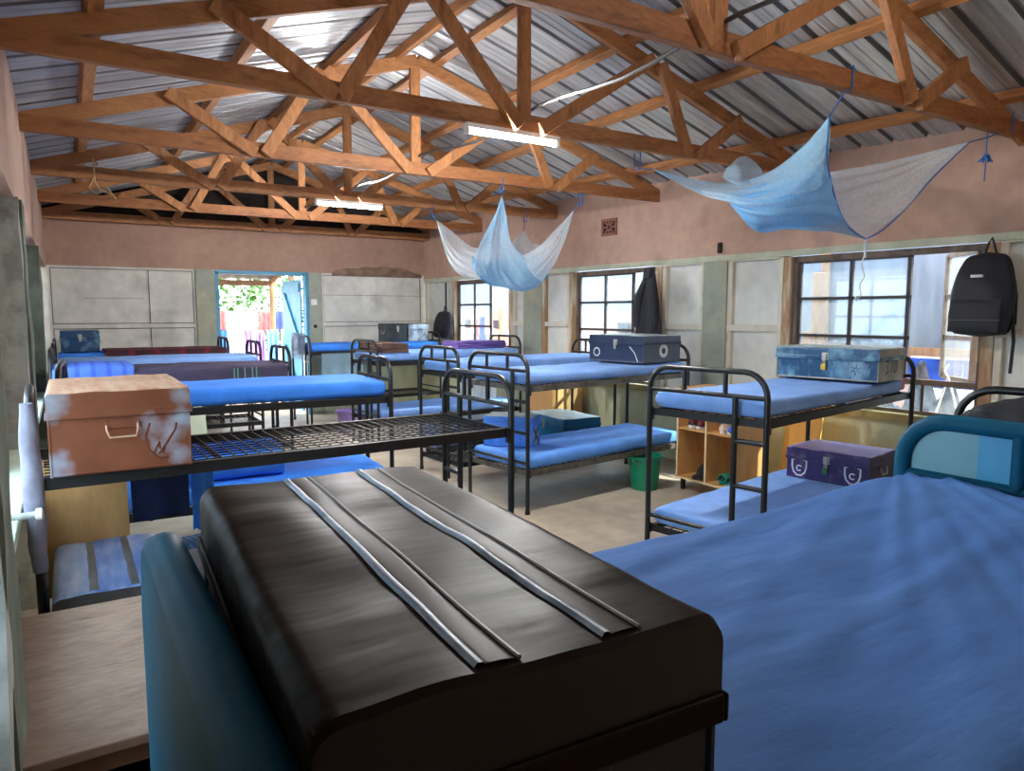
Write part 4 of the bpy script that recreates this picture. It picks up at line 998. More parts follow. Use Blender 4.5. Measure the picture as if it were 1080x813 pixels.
def shoe(label, loc, rz, upper, sole, name='shoe', L=.25, group=None, low=False):
    t = thing(name, label, 'shoe', loc, rz, group)
    def w(u): return .036+.012*math.sin(PI*min(1, u*1.1))-.010*math.exp(-((u-.38)/.16)**2)
    q = MB(); q.grid(lambda u, v: (L*(u-.5), w(u)*(math.sqrt(max(0, 1-(2*u-1)**8)))*math.cos(2*PI*v), .0 if math.sin(2*PI*v) < 0 else .026), 20, 16)
    n = 28; P = [(L*.5*math.cos(2*PI*k/n), w((math.cos(2*PI*k/n)+1)/2)*math.sin(2*PI*k/n)*1.05) for k in range(n)]
    q = MB(); q.add([(x,y,0) for x,y in P]+[(x,y,.026) for x,y in P], [tuple(range(n-1,-1,-1)), tuple(range(n,2*n))]+[(k,(k+1)%n,n+(k+1)%n,n+k) for k in range(n)])
    q.build('sole', M[sole], t, smooth=40)
    q = MB()
    def up(u, v):
        a = PI*v; x = L*(u-.5)*.97
        h = .095*(1-u)**.25 if u < .42 else lerp(.083, .038, (u-.42)/.58)
        h *= math.sqrt(max(0, 1-max(0, (abs(2*u-1)-.85)/.15)**2))
        if low: h *= .5
        return (x, w(u)*math.cos(a)*math.sqrt(max(0, 1-(2*u-1)**8)), .024+h*math.sin(a)**.7)
    q.grid(up, 24, 14); q.build('upper', M[upper], t, smooth=180)
    if not low:
        q = MB(); q.tube([(-L*.36+.05*math.cos(2*PI*k/14), .022*math.sin(2*PI*k/14), .108-.012*math.cos(2*PI*k/14)) for k in range(14)], .006, 6, closed=True); q.build('collar', M['shoeblack'], t, smooth=60)
        q = MB()
        for k in range(4): x = -.01+.022*k; q.tube([(x,-.022,.098-.012*k),(x,0,.106-.012*k),(x,.022,.098-.012*k)], .003, 5)
        q.build('laces', M['shoewhite'], t)
    return t
sx = 4.455
shoe('red and black trainer with white sole, outer one in the upper left cubbyhole', (sx+.15, 4.31, .547), PI+.15, 'red', 'shoewhite')
shoe('red and black trainer with white sole, next to the cubbyhole divider', (sx+.15, 4.20, .547), PI-.05, 'red', 'shoewhite')
shoe('tan shoe with thick white sole, left of its pair in the upper right cubbyhole', (sx+.15, 3.98, .547), PI+.3, 'tan', 'shoewhite')
shoe('tan shoe with thick white sole, right of its pair beside the blue cloth', (sx+.15, 3.86, .547), PI-.1, 'tan', 'shoewhite')
folded('small blue cloth in front of the tan shoes', (sx+.07, 3.83, .547), PI/2, .09, .09, .07, 'quilt', 1, name='rag', cat='cloth', seed=2)
t = thing('cap', 'dark cap lying in the lower left cubbyhole', 'cap', (sx+.17, 4.22, .119), PI+.4)
q = MB(); q.grid(lambda u, v: (.095*math.cos(2*PI*v)*math.cos(u*PI/2), .085*math.sin(2*PI*v)*math.cos(u*PI/2), .12*math.sin(u*PI/2)*(1+.1*nz(u*5, v*6))), 10, 24); q.build('crown', M['bag'], t, smooth=180)
q = MB(); q.grid(lambda u, v: (.06+.14*v, lerp(-.085, .085, u)*(1-.45*v*v), .012+.028*(1-(2*u-1)**2)*(1-v*.5)), 12, 6); q.build('peak', M['bag'], t, smooth=180, solid=.005)
def slipper(label, loc, rz):
    t = thing('slipper', label, 'slipper', loc, rz); L = .25; n = 28
    def w(u): return .034+.010*math.sin(PI*u)
    P = [(L*.5*math.cos(2*PI*k/n), w((math.cos(2*PI*k/n)+1)/2)*math.sin(2*PI*k/n)) for k in range(n)]
    q = MB(); q.add([(x,y,0) for x,y in P]+[(x,y,.028) for x,y in P], [tuple(range(n-1,-1,-1)), tuple(range(n,2*n))]+[(k,(k+1)%n,n+(k+1)%n,n+k) for k in range(n)]); q.build('sole', M['slipper'], t, smooth=40)
    q = MB(); q.grid(lambda u, v: (lerp(0, .09, u), .044*math.cos(PI*v), .026+.052*math.sin(PI*v)), 8, 14); q.build('strap', M['slipper'], t, smooth=180, solid=.006)
slipper('teal rubber slipper in the lower right cubbyhole, farther one of the pair', (sx+.16, 3.98, .119), PI+.25)
slipper('teal rubber slipper in the lower right cubbyhole, nearer one of the pair', (sx+.14, 3.86, .119), PI+.05)
t = thing('bounce_board', 'added yellow board, painting warm bounce light on the wall beside the shoe shelf', 'board', (4.95, 3.42, 0), -.06)  # added board; its yellow stands in for warm bounce light
q = MB(); q.hexa([(0,0,.0),(.016,0,.0),(.016,.34,.0),(0,.34,.0),(.12,0,.84),(.136,0,.84),(.136,.34,.84),(.12,.34,.84)]); q.build('panel', M['plyy'], t, bevel=.002)
def bucket(label, loc, m, r0, r1, h, rz=0):
    t = thing('bucket', label, 'bucket', loc, rz)
    q = MB(); q.lathe([(r0,0),(r1,h),(r1+.012,h),(r1+.012,h-.022),(r1-.003,h-.022)][:3]+[(r1+.010,h-.004),(r1-.006,h-.004),(r0-.006,.006)], 32, cap0=True, cap1=True); q.build('bucket_wall', M[m], t, smooth=40)
    q = MB(); q.tube([((r1+.014)*math.cos(2*PI*k/32), (r1+.014)*math.sin(2*PI*k/32), h-.016) for k in range(32)], .007, 6, closed=True); q.build('rim', M[m], t, smooth=60)
    q = MB(); q.tube([((r1+.018)*math.cos(a), -.02-.05*math.sin(a), h-.02-.09*math.sin(a)) for a in [PI*k/16 for k in range(17)]], .003, 6); q.build('handle', M['steel'], t, smooth=60)
    return t
bucket('green plastic bucket on the floor behind the near bunk post', (4.22, 4.55, 0), 'bucket', .115, .145, .30)
bucket('lilac plastic bucket standing under the brown-blanket bunk', (3.02, 8.85, 0), 'lilac', .105, .14, .28, .6)
# locker doors and dark cases at the foot of the far wall section
for (lb, x, y, w, d, h, m) in (('plywood locker against the window wall behind the teal trunk', 4.72, 6.62, .40, .56, .80, 'ply'),):
    t = thing('locker', lb, 'locker', (x, y, 0), 0)
    q = MB(); q.box(0,0,.04,w,d,h); q.build('carcass', M[m], t, bevel=.003)
    q = MB(); q.box(-.016,.012,.06,0,d-.012,h-.03); dr = q.build('door', M[m], t, bevel=.002)
    q = MB(); q.tube([(-.018,d-.08,h*.55),(-.04,d-.08,h*.55),(-.04,d-.08,h*.45),(-.018,d-.08,h*.45)], .005, 6); q.build('handle', M['steel'], dr)
    q = MB(); q.box(.02,.02,0,w-.02,d-.02,.04); q.build('plinth', M['plydark2'], t)
t = thing('suitcase', 'dark suitcase with pale patterned end, low behind the middle bunk frames', 'suitcase', (3.55, 6.70, .0), .06)
q = MB(); q.box(-.42,-.18,.12,.42,.18,.40); q.build('case_shell', M['darktrunk'], t, bevel=.03)
q = MB(); q.box(-.43,-.19,.14,-.12,.19,.385); q.build('patterned_cover', M['silverblue'], t, bevel=.03)
for sx_ in (-.34, .34):
    for sy in (-.12, .12): q = MB(); q.box(sx_-.02, sy-.02, 0, sx_+.02, sy+.02, .12); q.build('foot', M['angle'], t)
q = MB(); q.tube([(-.07,-.185,.30),(-.07,-.215,.29),(.07,-.215,.29),(.07,-.185,.30)], .008, 6); q.build('handle', M['bag'], t)

# backpack on its nail
def pack(label, loc, W, Hh, Dp, rz, mat='bag', name='backpack', detail=True, tilt=0):
    t = thing(name, label, 'bag', loc, rz)
    q = MB()
    def f(u, v):
        a = 2*PI*v; z = Hh*(u-1)
        k = u   # 0 bottom .. 1 top
        w = W/2*(1-.42*max(0, (k-.50)/.50)**1.7)*min(1, .86+.6*k) ; d = Dp*(1-.55*k**2)
        e = math.sqrt(max(0, 1-max(0, (abs(2*k-1)-.80)/.20)**2.2))
        c, s = math.cos(a), math.sin(a)
        x = w*e**.6*(abs(c)**.7)*(1 if c > 0 else -1); y = d*.5*e*(abs(s)**.8)*(1 if s > 0 else -1)
        y = y - d*.5 if True else y
        return (x*(1+.05*nz(k*4, a)), y*(1+.08*nz(k*5, x*9, 2)), z)
    q.grid(f, 30, 36); q.build('bag_body', M[mat], t, smooth=180)
    if detail:
        q = MB()
        def pk(u, v):
            x = lerp(-W*.40, W*.40, u); z = lerp(-Hh*.94, -Hh*.56, v)
            return (x, -Dp*1.0-.022*math.sin(PI*u)**.5*math.sin(PI*v)**.5-.004+.02*v, z)
        q.grid(pk, 16, 12); q.build('front_pocket', M[mat], t, smooth=180)
        q = MB(); q.tube([(lerp(-W*.42, W*.42, k/12), -Dp*1.0-.022*math.sin(PI*k/12)**.5, -Hh*.80) for k in range(13)], .003, 6); q.build('zip', M['bagtrim'], t, smooth=60)
        q = MB(); q.box(-.045, -Dp*.80-.012, -Hh*.30, .03, -Dp*.80+.012, -Hh*.27); q.build('brand_tab', M['label'], t)
    q = MB(); q.tube([(-.03,-.03,-.03),(-.012,-.02,.06),(.0,-.005,.10),(.02,-.01,.05),(.05,-.03,-.03)], .008, 8); q.build('grab_loop', M[mat], t, smooth=60)
    q = MB(); q.tube([(W*.30,-.03,-.08),(W*.44,-.02,-Hh*.5),(W*.46,-.03,-Hh*.85)], .012, 8); q.tube([(W*.42,-.03,-Hh*.72),(W*.45,-.02,-Hh*1.05),(W*.44,-.03,-Hh*1.42)], .011, 6); q.build('strap', M[mat], t, smooth=60)
    return t
def nail(mb, p, n): mb.tube([p, (p[0]-n, p[1], p[2]+.006)], .005, 6)
pack('black backpack hung from a nail on the wall beside the near open window', (5.425, 2.44, 1.945), .40, .58, .20, -PI/2)
pack('small dark bag hung by its strap in the far corner of the window wall', (4.975, 9.86, 1.56), .40, .42, .16, -PI/2+.2, name='sling_bag', detail=False)
mb = MB(); mb.box(4.945, 9.80, 1.50, 4.955, 9.84, 1.99); tag(mb.build('bag_strap', M['bag']), 'black strap holding the small dark bag in the far corner', 'strap')
# coat on the jamb of the middle window
t = thing('coat', 'charcoal coat hung on the wall beside the middle window', 'coat', (5.19, 5.50, 2.0), -PI/2)
q = MB()
def coatf(u, v):
    a = 2*PI*v; w = lerp(.035, .20, u**.75); d = lerp(.03, .075, u)
    fold = 1+.20*u*math.sin(a*5+1.5*nz(u*2, 3))+.10*nz(u*4, a)
    x = w*math.cos(a)*(1+.05*nz(u*5, a, 7)) - .03*u
    return (x, -.05+d*math.sin(a)*fold - .01, -.72*u + (.02*nz(a*3, 8) if u > .9 else 0))
q.grid(coatf, 40, 60); q.build('coat_body', M['coat'], t, smooth=180)
for sx_ in (-1, 1):
    q = MB(); q.tube([(sx_*.05,-.08,-.12),(sx_*.10,-.125,-.30),(sx_*.125,-.13,-.5),(sx_*.12,-.12,-.62)], [.03,.045,.042,.038], 12); q.build('sleeve', M['coat'], t, smooth=60)
q = MB(); q.grid(lambda u, v: (lerp(-.05,.05,u), -.10-.012*math.sin(PI*u)-.02*v, -.01-.11*v), 10, 5); q.build('hood', M['coat'], t, smooth=180, solid=.01)
# dark bag tied on the bunk behind the teal headboard
t = thing('tied_bag', 'dark crumpled bag tied to the bunk frame behind the teal headboard', 'bag', on(R0, -.05, .42, 1.16), R0.rotation_euler.z)
q = MB()
def tb(u, v):
    a = 2*PI*v; th = PI*u; n = 1+.25*nz(3*math.sin(th)*math.cos(a), 3*math.sin(th)*math.sin(a), 3*math.cos(th))
    return (.07*math.sin(th)*math.cos(a)*n, .26*math.sin(th)*math.sin(a)*n, .10*math.cos(th)*n-.045)
q.grid(tb, 24, 32); q.build('bag_body', M['bag'], t, smooth=180)
q = MB(); q.tube([(.05,.06,.03),(.05,.05,.075),(.02,.03,.085),(-.02,.03,.03)], .009, 6); q.build('tie', M['bagtrim'], t, smooth=60)
# plastic bundle on the back bunk's foot
t = thing('plastic_bundle', 'clothes in clear plastic hung over the foot of the back-wall bunk', 'bundle', on(R5, -.03, .36, 1.23), R5.rotation_euler.z)
q = MB(); q.grid(lambda u, v: ((.055+.02*nz(u*5, v*6))*math.cos(2*PI*v)-.01, (.20+.05*nz(u*4, v*5, 4)+.05*math.sin(PI*u))*math.sin(2*PI*v), .03-.36*u), 20, 30); q.build('wrap', M['poly'], t, smooth=180)
q = MB(); q.grid(lambda u, v: ((.035+.012*nz(u*5, v*6, 2))*math.cos(2*PI*v)-.01, .15*(1+.2*nz(u*6, v*4, 9))*math.sin(2*PI*v), .0-.26*u), 14, 20); q.build('clothes', M['silverblue'], t, smooth=180)

# ------------------------------------------------------------------ mosquito nets
def cr(p, t):
    n = len(p)-1; x = min(max(t, 0), 1)*n; i = min(int(x), n-1); f = x-i
    p0 = p[max(i-1, 0)]; p1 = p[i]; p2 = p[i+1]; p3 = p[min(i+2, n)]
    return .5*((2*p1)+(p2-p0)*f+(2*p0-5*p1+4*p2-p3)*f*f+(3*p1-p0-3*p2+p3)*f**3)
def netpatch(name, rows, mat, parent, nu=40, nv=40, pleat=.02, freq=9, seed=0, org=V((0,0,0)), along='u'):
    rows = [[V(p)-org for p in r] for r in rows]
    def base(u, v): return cr([cr(r, v) for r in rows], u)
    def f(u, v):
        p = base(u, v); e = 1e-2
        a = base(min(1, u+e), v)-base(max(0, u-e), v); b = base(u, min(1, v+e))-base(u, max(0, v-e))
        n = a.cross(b); n = n.normalized() if n.length > 1e-9 else V((0,0,1))
        w = u if along == 'u' else v; x = v if along == 'u' else u
        env = math.sin(PI*min(1, max(0, w)))**.5
        k = pleat*env*(math.sin(freq*2*PI*x + 2.0*nz(w*2, x*3, seed)+seed) *.6+ nz(x*freq*1.7, w*3, seed+4))
        return tuple(p+n*k)
    q = MB(); q.grid(f, nu, nv); return q.build(name, M[mat], parent, smooth=180)
def hemline(name, pts, parent, org, r=.005, mat='hem'):
    P = [V(p)-org for p in pts]; q = MB(); q.tube([cr(P, k/24) for k in range(25)], r, 6); return q.build(name, M[mat], parent, smooth=60)

# near net: tied to the first and second trusses
o1 = V((3.419,2.350,2.550)); N1 = thing('mosquito_net', 'large pale blue mosquito net slung between the first two trusses by the near window', 'mosquito net', tuple(o1))
A = (3.596,3.860,2.552); B = (3.434,2.360,2.554); C = (4.801,2.330,2.583); Dn = (4.438,2.750,2.009)
netpatch('net_wing', [[A, A, A, A], [(3.825,3.650,2.462),(3.773,3.600,2.430),(3.670,3.500,2.374),(3.566,3.400,2.320)], [(3.928,3.400,2.421),(3.786,3.300,2.362),(3.524,3.100,2.268),(3.388,3.000,2.203)], [(3.873,3.050,2.446),(3.689,2.950,2.330),(3.439,2.800,2.208),(3.279,2.700,2.129)],
    [(3.646,2.650,2.503),(3.551,2.600,2.378),(3.440,2.550,2.256),(3.340,2.500,2.129)], [B,(3.424,2.360,2.467),(3.438,2.380,2.351),(3.475,2.420,2.189)]], 'net', N1, 70, 60, .014, 5, 1, o1)
netpatch('net_belly', [[(3.725,3.300,2.301),(3.526,3.100,2.234),(3.447,3.000,2.169),(3.616,3.100,2.171)], [(3.682,3.000,2.314),(3.363,2.750,2.163),(3.331,2.720,2.062),(3.634,2.950,2.034)], [(3.691,2.750,2.333),(3.338,2.500,2.149),(3.372,2.520,2.043),(3.845,2.850,2.055)],
    [(3.670,2.550,2.351),(3.434,2.380,2.170),(3.562,2.450,2.059),(4.126,2.800,2.050)], [(3.578,2.450,2.294),(3.595,2.420,2.159),(3.831,2.500,2.051),Dn]], 'netd', N1, 60, 70, .022, 5, 5, o1)
netpatch('net_panel', [[B, B, B, B], [(3.494,2.400,2.435),(3.538,2.500,2.460),(3.718,2.700,2.479),(3.885,2.900,2.496)], [(3.569,2.450,2.313),(3.589,2.600,2.320),(3.801,2.900,2.367),(4.001,3.200,2.410)], [(3.714,2.500,2.180),(3.642,2.600,2.166),(3.784,2.900,2.206),(3.933,3.200,2.250)],
    [(4.014,2.600,2.063),(3.882,2.700,2.065),(3.836,2.900,2.094),(3.871,3.100,2.130)]], 'net', N1, 40, 40, .012, 3, 9, o1)
netpatch('net_wing', [[C, C, C, C], [(4.359,2.360,2.469),(4.432,2.380,2.436),(4.496,2.400,2.402),(4.522,2.400,2.354)], [(3.993,2.400,2.381),(4.111,2.420,2.311),(4.258,2.460,2.237),(4.408,2.500,2.164)], [(3.738,2.420,2.331),(3.872,2.460,2.241),(4.071,2.520,2.147),(4.376,2.620,2.053)],
    [(3.526,2.420,2.284),(3.653,2.460,2.180),(3.917,2.550,2.062),Dn]], 'netw', N1, 50, 70, .016, 6, 3, o1)
netpatch('net_puff', [[(3.917,3.500,2.461),(3.934,3.500,2.501),(3.971,3.500,2.544)], [(3.761,3.200,2.351),(3.854,3.300,2.485),(4.084,3.500,2.621)], [(3.982,3.200,2.408),(4.083,3.300,2.497),(4.266,3.500,2.602)]], 'net', N1, 20, 20, .02, 2, 7, o1)
hemline('hem', [B, (3.452,2.380,2.377), (3.569,2.430,2.250), (3.763,2.500,2.110), (3.995,2.580,2.032), Dn], N1, o1)
hemline('hem', [Dn, (4.364,2.600,2.045), (4.439,2.500,2.172), (4.554,2.400,2.363), C], N1, o1)
for a, b in ((B, (3.524,2.330,2.704)), (C, (5.272,2.330,2.719)), (A, (3.515,3.930,2.568))):
    q = MB(); a, b = V(a)-o1, V(b)-o1; q.tube([a, (a+b)/2+V((0,0,-.008)), b], .004, 6); q.tube([b+V((0,-.032,-.02)), b+V((0,-.032,.10)), b+V((0,.032,.10)), b+V((0,.032,-.02)), b+V((0,-.032,-.02))], .005, 6); q.build('tie_string', M['hem'], N1)
q = MB(); d = V(Dn)-o1
q.tube([d, d+V((.0,0,-.06)), d+V((.004,0,-.12))], .009, 6); q.tube([d+V((.004,0,-.10)), d+V((-.02,.01,-.16)), d+V((.01,0,-.24)), d+V((-.03,.01,-.30)), d+V((.0,.01,-.36)), d+V((-.05,.02,-.40)), d+V((-.045,.02,-.37))], .005, 6); q.build('hanging_cord', M['string'], N1, smooth=60)
# far net: four corners tied to the third and fourth trusses
o2 = V((3.416,5.620,2.584)); N2 = thing('mosquito_net', 'blue mosquito net slung like a hammock below the third and fourth trusses, farther one', 'mosquito net', tuple(o2))
A2 = (3.431,7.000,2.514); B2 = (3.406,5.620,2.583); C2 = (4.245,5.650,2.523); E2 = (4.602,7.100,2.494); bot = (3.938,6.200,1.772)
netpatch('net_wing', [[A2, A2, A2, A2], [(3.596,6.900,2.373),(3.509,6.800,2.300),(3.412,6.700,2.199),(3.379,6.700,2.139)], [(3.717,6.700,2.223),(3.561,6.500,2.133),(3.419,6.400,2.025),(3.353,6.400,1.938)], [(3.738,6.300,2.222),(3.634,6.200,2.078),(3.518,6.150,1.940),(3.470,6.200,1.867)]], 'netw', N2, 40, 50, .018, 5, 2, o2)
netpatch('net_wing', [[B2, B2, B2, B2, B2], [(3.373,5.700,2.412),(3.373,5.650,2.390),(3.414,5.650,2.393),(3.444,5.650,2.395),(3.505,5.700,2.405)], [(3.356,5.900,2.223),(3.351,5.750,2.184),(3.423,5.700,2.175),(3.515,5.750,2.202),(3.660,5.900,2.258)], [(3.384,6.100,2.061),(3.367,5.850,1.974),(3.452,5.750,1.936),(3.630,5.800,1.962),(3.889,6.000,2.094)],
    [(3.520,6.250,1.889),(3.567,6.050,1.808),(3.702,5.950,1.771),(3.902,5.950,1.784),(4.188,6.100,1.861)]], 'net', N2, 50, 80, .022, 7, 4, o2)
netpatch('net_wing', [[C2, C2, C2, C2], [(4.125,5.750,2.362),(4.135,5.700,2.312),(4.158,5.700,2.277),(4.218,5.750,2.248)], [(4.060,5.950,2.210),(4.048,5.800,2.133),(4.106,5.800,2.071),(4.176,5.850,2.030)], [(3.931,6.100,2.102),(3.869,5.900,1.976),(3.959,5.900,1.886),(4.119,6.000,1.846)]], 'netw', N2, 40, 50, .018, 5, 6, o2)
netpatch('net_wing', [[E2, E2, E2, E2], [(4.357,6.900,2.364),(4.414,6.850,2.342),(4.491,6.850,2.346),(4.589,6.900,2.323)], [(4.059,6.600,2.222),(4.165,6.500,2.139),(4.311,6.500,2.145),(4.461,6.500,2.254)], [(3.866,6.400,2.100),(4.001,6.300,1.982),(4.203,6.300,1.988),(4.328,6.200,2.165)]], 'netw', N2, 30, 24, .015, 3, 8, o2)
netpatch('net_belly', [[(3.473,6.300,2.096),(3.718,6.500,2.042),(4.011,6.600,2.119),(4.278,6.600,2.150),(4.368,6.400,2.120)], [(3.438,6.200,1.959),(3.659,6.300,1.895),(3.959,6.400,1.946),(4.197,6.400,1.973),(4.304,6.200,1.987)], [(3.524,6.200,1.859),(3.640,6.100,1.792),(3.875,6.100,1.769),(4.070,6.100,1.801),(4.259,6.100,1.902)]], 'netd', N2, 36, 50, .04, 5, 3, o2, 'v')
for a, b in ((A2, (3.500,7.280,2.621)), (B2, (3.394,5.600,2.638)), (C2, (4.287,5.600,2.592)), (E2, (4.745,7.280,2.643))):
    q = MB(); a, b = V(a)-o2, V(b)-o2; q.tube([a, (a+b)/2, b], .004, 6); q.tube([b+V((0,-.03,-.02)), b+V((0,-.03,.10)), b+V((0,.03,.10)), b+V((0,.03,-.02)), b+V((0,-.03,-.02))], .005, 6); q.build('tie_string', M['hem'], N2)
# a knotted tuft of blue string on the first truss
p0 = V((5.020,2.330,2.639)); t = thing('knotted_string', 'short knotted blue string dangling from the first truss near the wall', 'string', tuple(p0))
q = MB(); q.tube([(0,0,.03),(0,0,-.10),(.005,0,-.18),(.0,0,-.27)], .004, 6); q.build('cord', M['hem'], t)
q = MB()
for k in range(7): a = k*.9; q.tube([(0,0,-.11),(.03*math.cos(a),.02*math.sin(a),-.12+.02*math.sin(a*2)),(.045*math.cos(a+.4),.03*math.sin(a),-.15)], .006, 5)
q.build('knot', M['hem'], t, smooth=60)
# loose net hung below the back bunks
hang('loose pale net hanging below the back-wall bunk', (on(R5, .15, -.02, .98), on(R5, .75, -.02, .98), .55), 'net', name='loose_net', cat='mosquito net', folds=3, th=0)
hang('crumpled pale net hanging under the far end of the brown-blanket bunk', (on(R4, 1.05, .0, .96), on(R4, 1.6, .0, .96), .48), 'netw', name='loose_net', cat='mosquito net', folds=5, th=0, amp=.03)

mb = MB(); wallbox(mb, 4.755, 4.80, 2.10, 2.20, -.03, .0); tag(mb.build('wall_bracket', M['soot_shade'], bevel=.01), 'small rusty bracket on the pink wall above the green pillar', 'bracket')
t = thing('white_rope', 'white rope looped in an upside-down V outside the near window', 'rope', (5.693,2.805,1.039))
q = MB(); a0 = V(t.location)
for p in (((5.687,2.893,0.683)), ((5.698,2.713,0.721))): q.tube([(0,0,0), tuple((V(p)-a0)*.5+V((0,0,.01))), tuple(V(p)-a0)], .009, 6)
q.tube([(0,0,0),(0,.03,.05),(0,0,.10)], .007, 6); q.build('rope', M['white'], t, smooth=60)
# ------------------------------------------------------------------ outside
mb = MB(); mb.grid(lambda u, v: (lerp(-30, 40, u), lerp(-30, 60, v), -.14), 4, 4)
struct(mb.build('ground', M['dirt']))
def corr(y0, y1, x, z0, z1, name, mat, label, cat, ang=0.):
    t = thing(name, label, cat, (x, y0, 0), ang)
    q = MB(); n = int((y1-y0)/.038)
    vs = []
    for k in range(n+1):
        y = (y1-y0)*k/n; dx = .009*math.sin(k*PI/2) if True else 0
        vs += [(dx, y, z0), (dx, y, z1)]
    q.add(vs, [(2*k, 2*k+1, 2*k+3, 2*k+2) for k in range(n)]); q.build('iron_sheet', M[mat], t, smooth=180)
    return t
F = corr(1.2, 5.6, 6.75, 1.20, 2.7, 'iron_fence', 'fence', 'grey-blue corrugated iron fence outside the near window', 'fence')
for y in (1.9, 3.55, 5.2):
    q = MB(); q.tube([(-.06, y-.2, 0), (-.07, y-.19, 2.3)], .045, 10); q.build('post', M['pole'], F, smooth=60)
q = MB(); q.box(-.05, 0, 1.13, -.01, 4.4, 1.21); q.build('rail', M['pole'], F)
t = thing('wood_pole', 'split timber pole standing before the iron fence outside the near window', 'pole', (6.376,4.414,0.476))
t.location.z = 0
q = MB(); q.beam((0,0,-.1), (0,0,1.93), .10, .09); q.build('pole', M['pole'], t, bevel=.01)
q = MB(); q.beam((-.10,.02,-.1), (-.10,.02,1.35), .10, .08); q.build('short_pole', M['pole'], t, bevel=.01)
hang('blue tarpaulin hung low on the iron fence outside the near window', ((6.62, 2.9, 1.12), (6.62, 4.3, 1.12), .26), 'tarp', name='tarpaulin', cat='tarpaulin', folds=5, amp=.02)
t = thing('rubble_heap', 'heap of pale rubble below the near window outside', 'rubble', (6.25, 3.25, -.14)); t['kind'] = 'stuff'
q = MB(); q.grid(lambda u, v: (lerp(-.45,.38,v), lerp(-.75,.75,u), 1.0*max(0, math.sin(PI*u))**.6*math.sin(PI*min(1, v*.9+.1))*(1+.5*nz(u*9, v*5))), 40, 20); q.build('rubble', M['rubble'], t)
S = corr(5.0, 22, 9.2, 1.55, 3.0, 'iron_shed', 'shed', 'pale corrugated iron shed across the yard beyond the middle window', 'shed')
q = MB(); q.box(0, 0, -.14, .15, 17, 1.56); q.build('mud_wall', M['shedpink'], S)
q = MB(); q.box(-.05, 0, 1.0, 0, 17, 1.1); q.build('band', M['white'], S)
q = MB()
for k in range(10): q.box(-.06, .6+1.6*k, 1.15, -.0, .9+1.6*k, 1.35)
q.build('opening', M['bag'], S)
def line(label, a, b, items, group, sag=.06, post=True):
    t = thing('clothesline', label, 'clothesline', a)
    A_, B_ = V(a), V(b); q = MB()
    P = [A_.lerp(B_, k/20)-A_+V((0,0,-sag*4*(k/20)*(1-k/20))) for k in range(21)]
    q.tube(P, .006, 5); q.build('wire', M['conduit'], t)
    for e in (V((0,0,0)), B_-A_):
        q = MB(); q.tube([(e.x, e.y, -A_.z-.14), (e.x, e.y, .12)], .035, 8); q.build('post', M['pole'], t)
    for k, (f0, f1, drop, mat, lb) in enumerate(items):
        p = A_.lerp(B_, f0)+V((0,0,-sag*4*f0*(1-f0))); r = A_.lerp(B_, f1)+V((0,0,-sag*4*f1*(1-f1)))
        hang(lb, (p, r, drop), mat, name='washing', cat='washing', folds=2.5, amp=.025, group=group, seed=k*2.1, nu=24, nv=12)
M['cw'] = cloth('white_washing', (214,214,214)); M['cr'] = cloth('red_washing', (190,70,70)); M['cc'] = cloth('cream_washing', (230,214,170)); M['cb'] = cloth('light_blue_washing', (90,150,214)); M['cv'] = cloth('violet_washing', (140,110,190)); M['cy'] = cloth('yellow_washing', (230,190,50)); M['ck'] = cloth('dark_blue_washing', (50,60,110)); M['cp'] = cloth('pink_washing', (220,150,160))
line('upper clothesline across the yard beyond the doorway', (1.9, 15.6, 1.62), (4.6, 15.6, 1.62), [(.02,.14,.5,'cw','white cloth at the door-frame end of the upper clothesline'), (.15,.24,.5,'cb','pale blue cloth on the upper clothesline beside the white one'), (.25,.33,.48,'cr','red cloth on the upper clothesline left of the cream one'), (.34,.56,.55,'cc','large cream cloth on the upper clothesline'), (.57,.66,.45,'cr','red cloth on the upper clothesline right of the cream one'), (.67,.76,.45,'ck','dark striped cloth on the upper clothesline'), (.77,.9,.45,'cp','pink cloth at the door-leaf end of the upper clothesline')], 'washing on the upper line')
line('lower clothesline across the yard beyond the doorway', (1.75, 13.2, 1.28), (3.9, 13.2, 1.28), [(.05,.20,.8,'cw','white sheet at the door-frame end of the lower clothesline'), (.21,.29,.8,'cb','light blue cloth on the lower clothesline beside the white sheet'), (.32,.40,.8,'cw','narrow white cloth on the lower clothesline'), (.42,.50,.75,'cv','violet cloth on the lower clothesline, first of two'), (.51,.58,.78,'cv','violet cloth on the lower clothesline, second of two'), (.60,.70,.85,'cb','light blue cloth on the lower clothesline beside the violet ones'), (.72,.9,.85,'cw','wide white sheet at the door-leaf end of the lower clothesline')], 'washing on the lower line')
line('clothesline in the side yard beyond the middle window', (7.6, 6.2, 1.42), (7.6, 10.2, 1.42), [(.30,.36,.5,'cy','yellow cloth on the side-yard clothesline'), (.37,.43,.35,'cb','sky blue cloth on the side-yard clothesline'), (.16,.26,.5,'cw','white cloth on the side-yard clothesline')], 'washing on the side-yard line')
line('clothesline in the side yard beyond the far window', (7.0, 11.6, 1.5), (7.0, 14.5, 1.5), [(.2,.28,.6,'ck','dark blue cloth on the far side-yard clothesline'), (.3,.36,.4,'cr','red cloth on the far side-yard clothesline'), (.5,.62,.5,'cw','white cloth on the far side-yard clothesline')], 'washing on the far side-yard line')
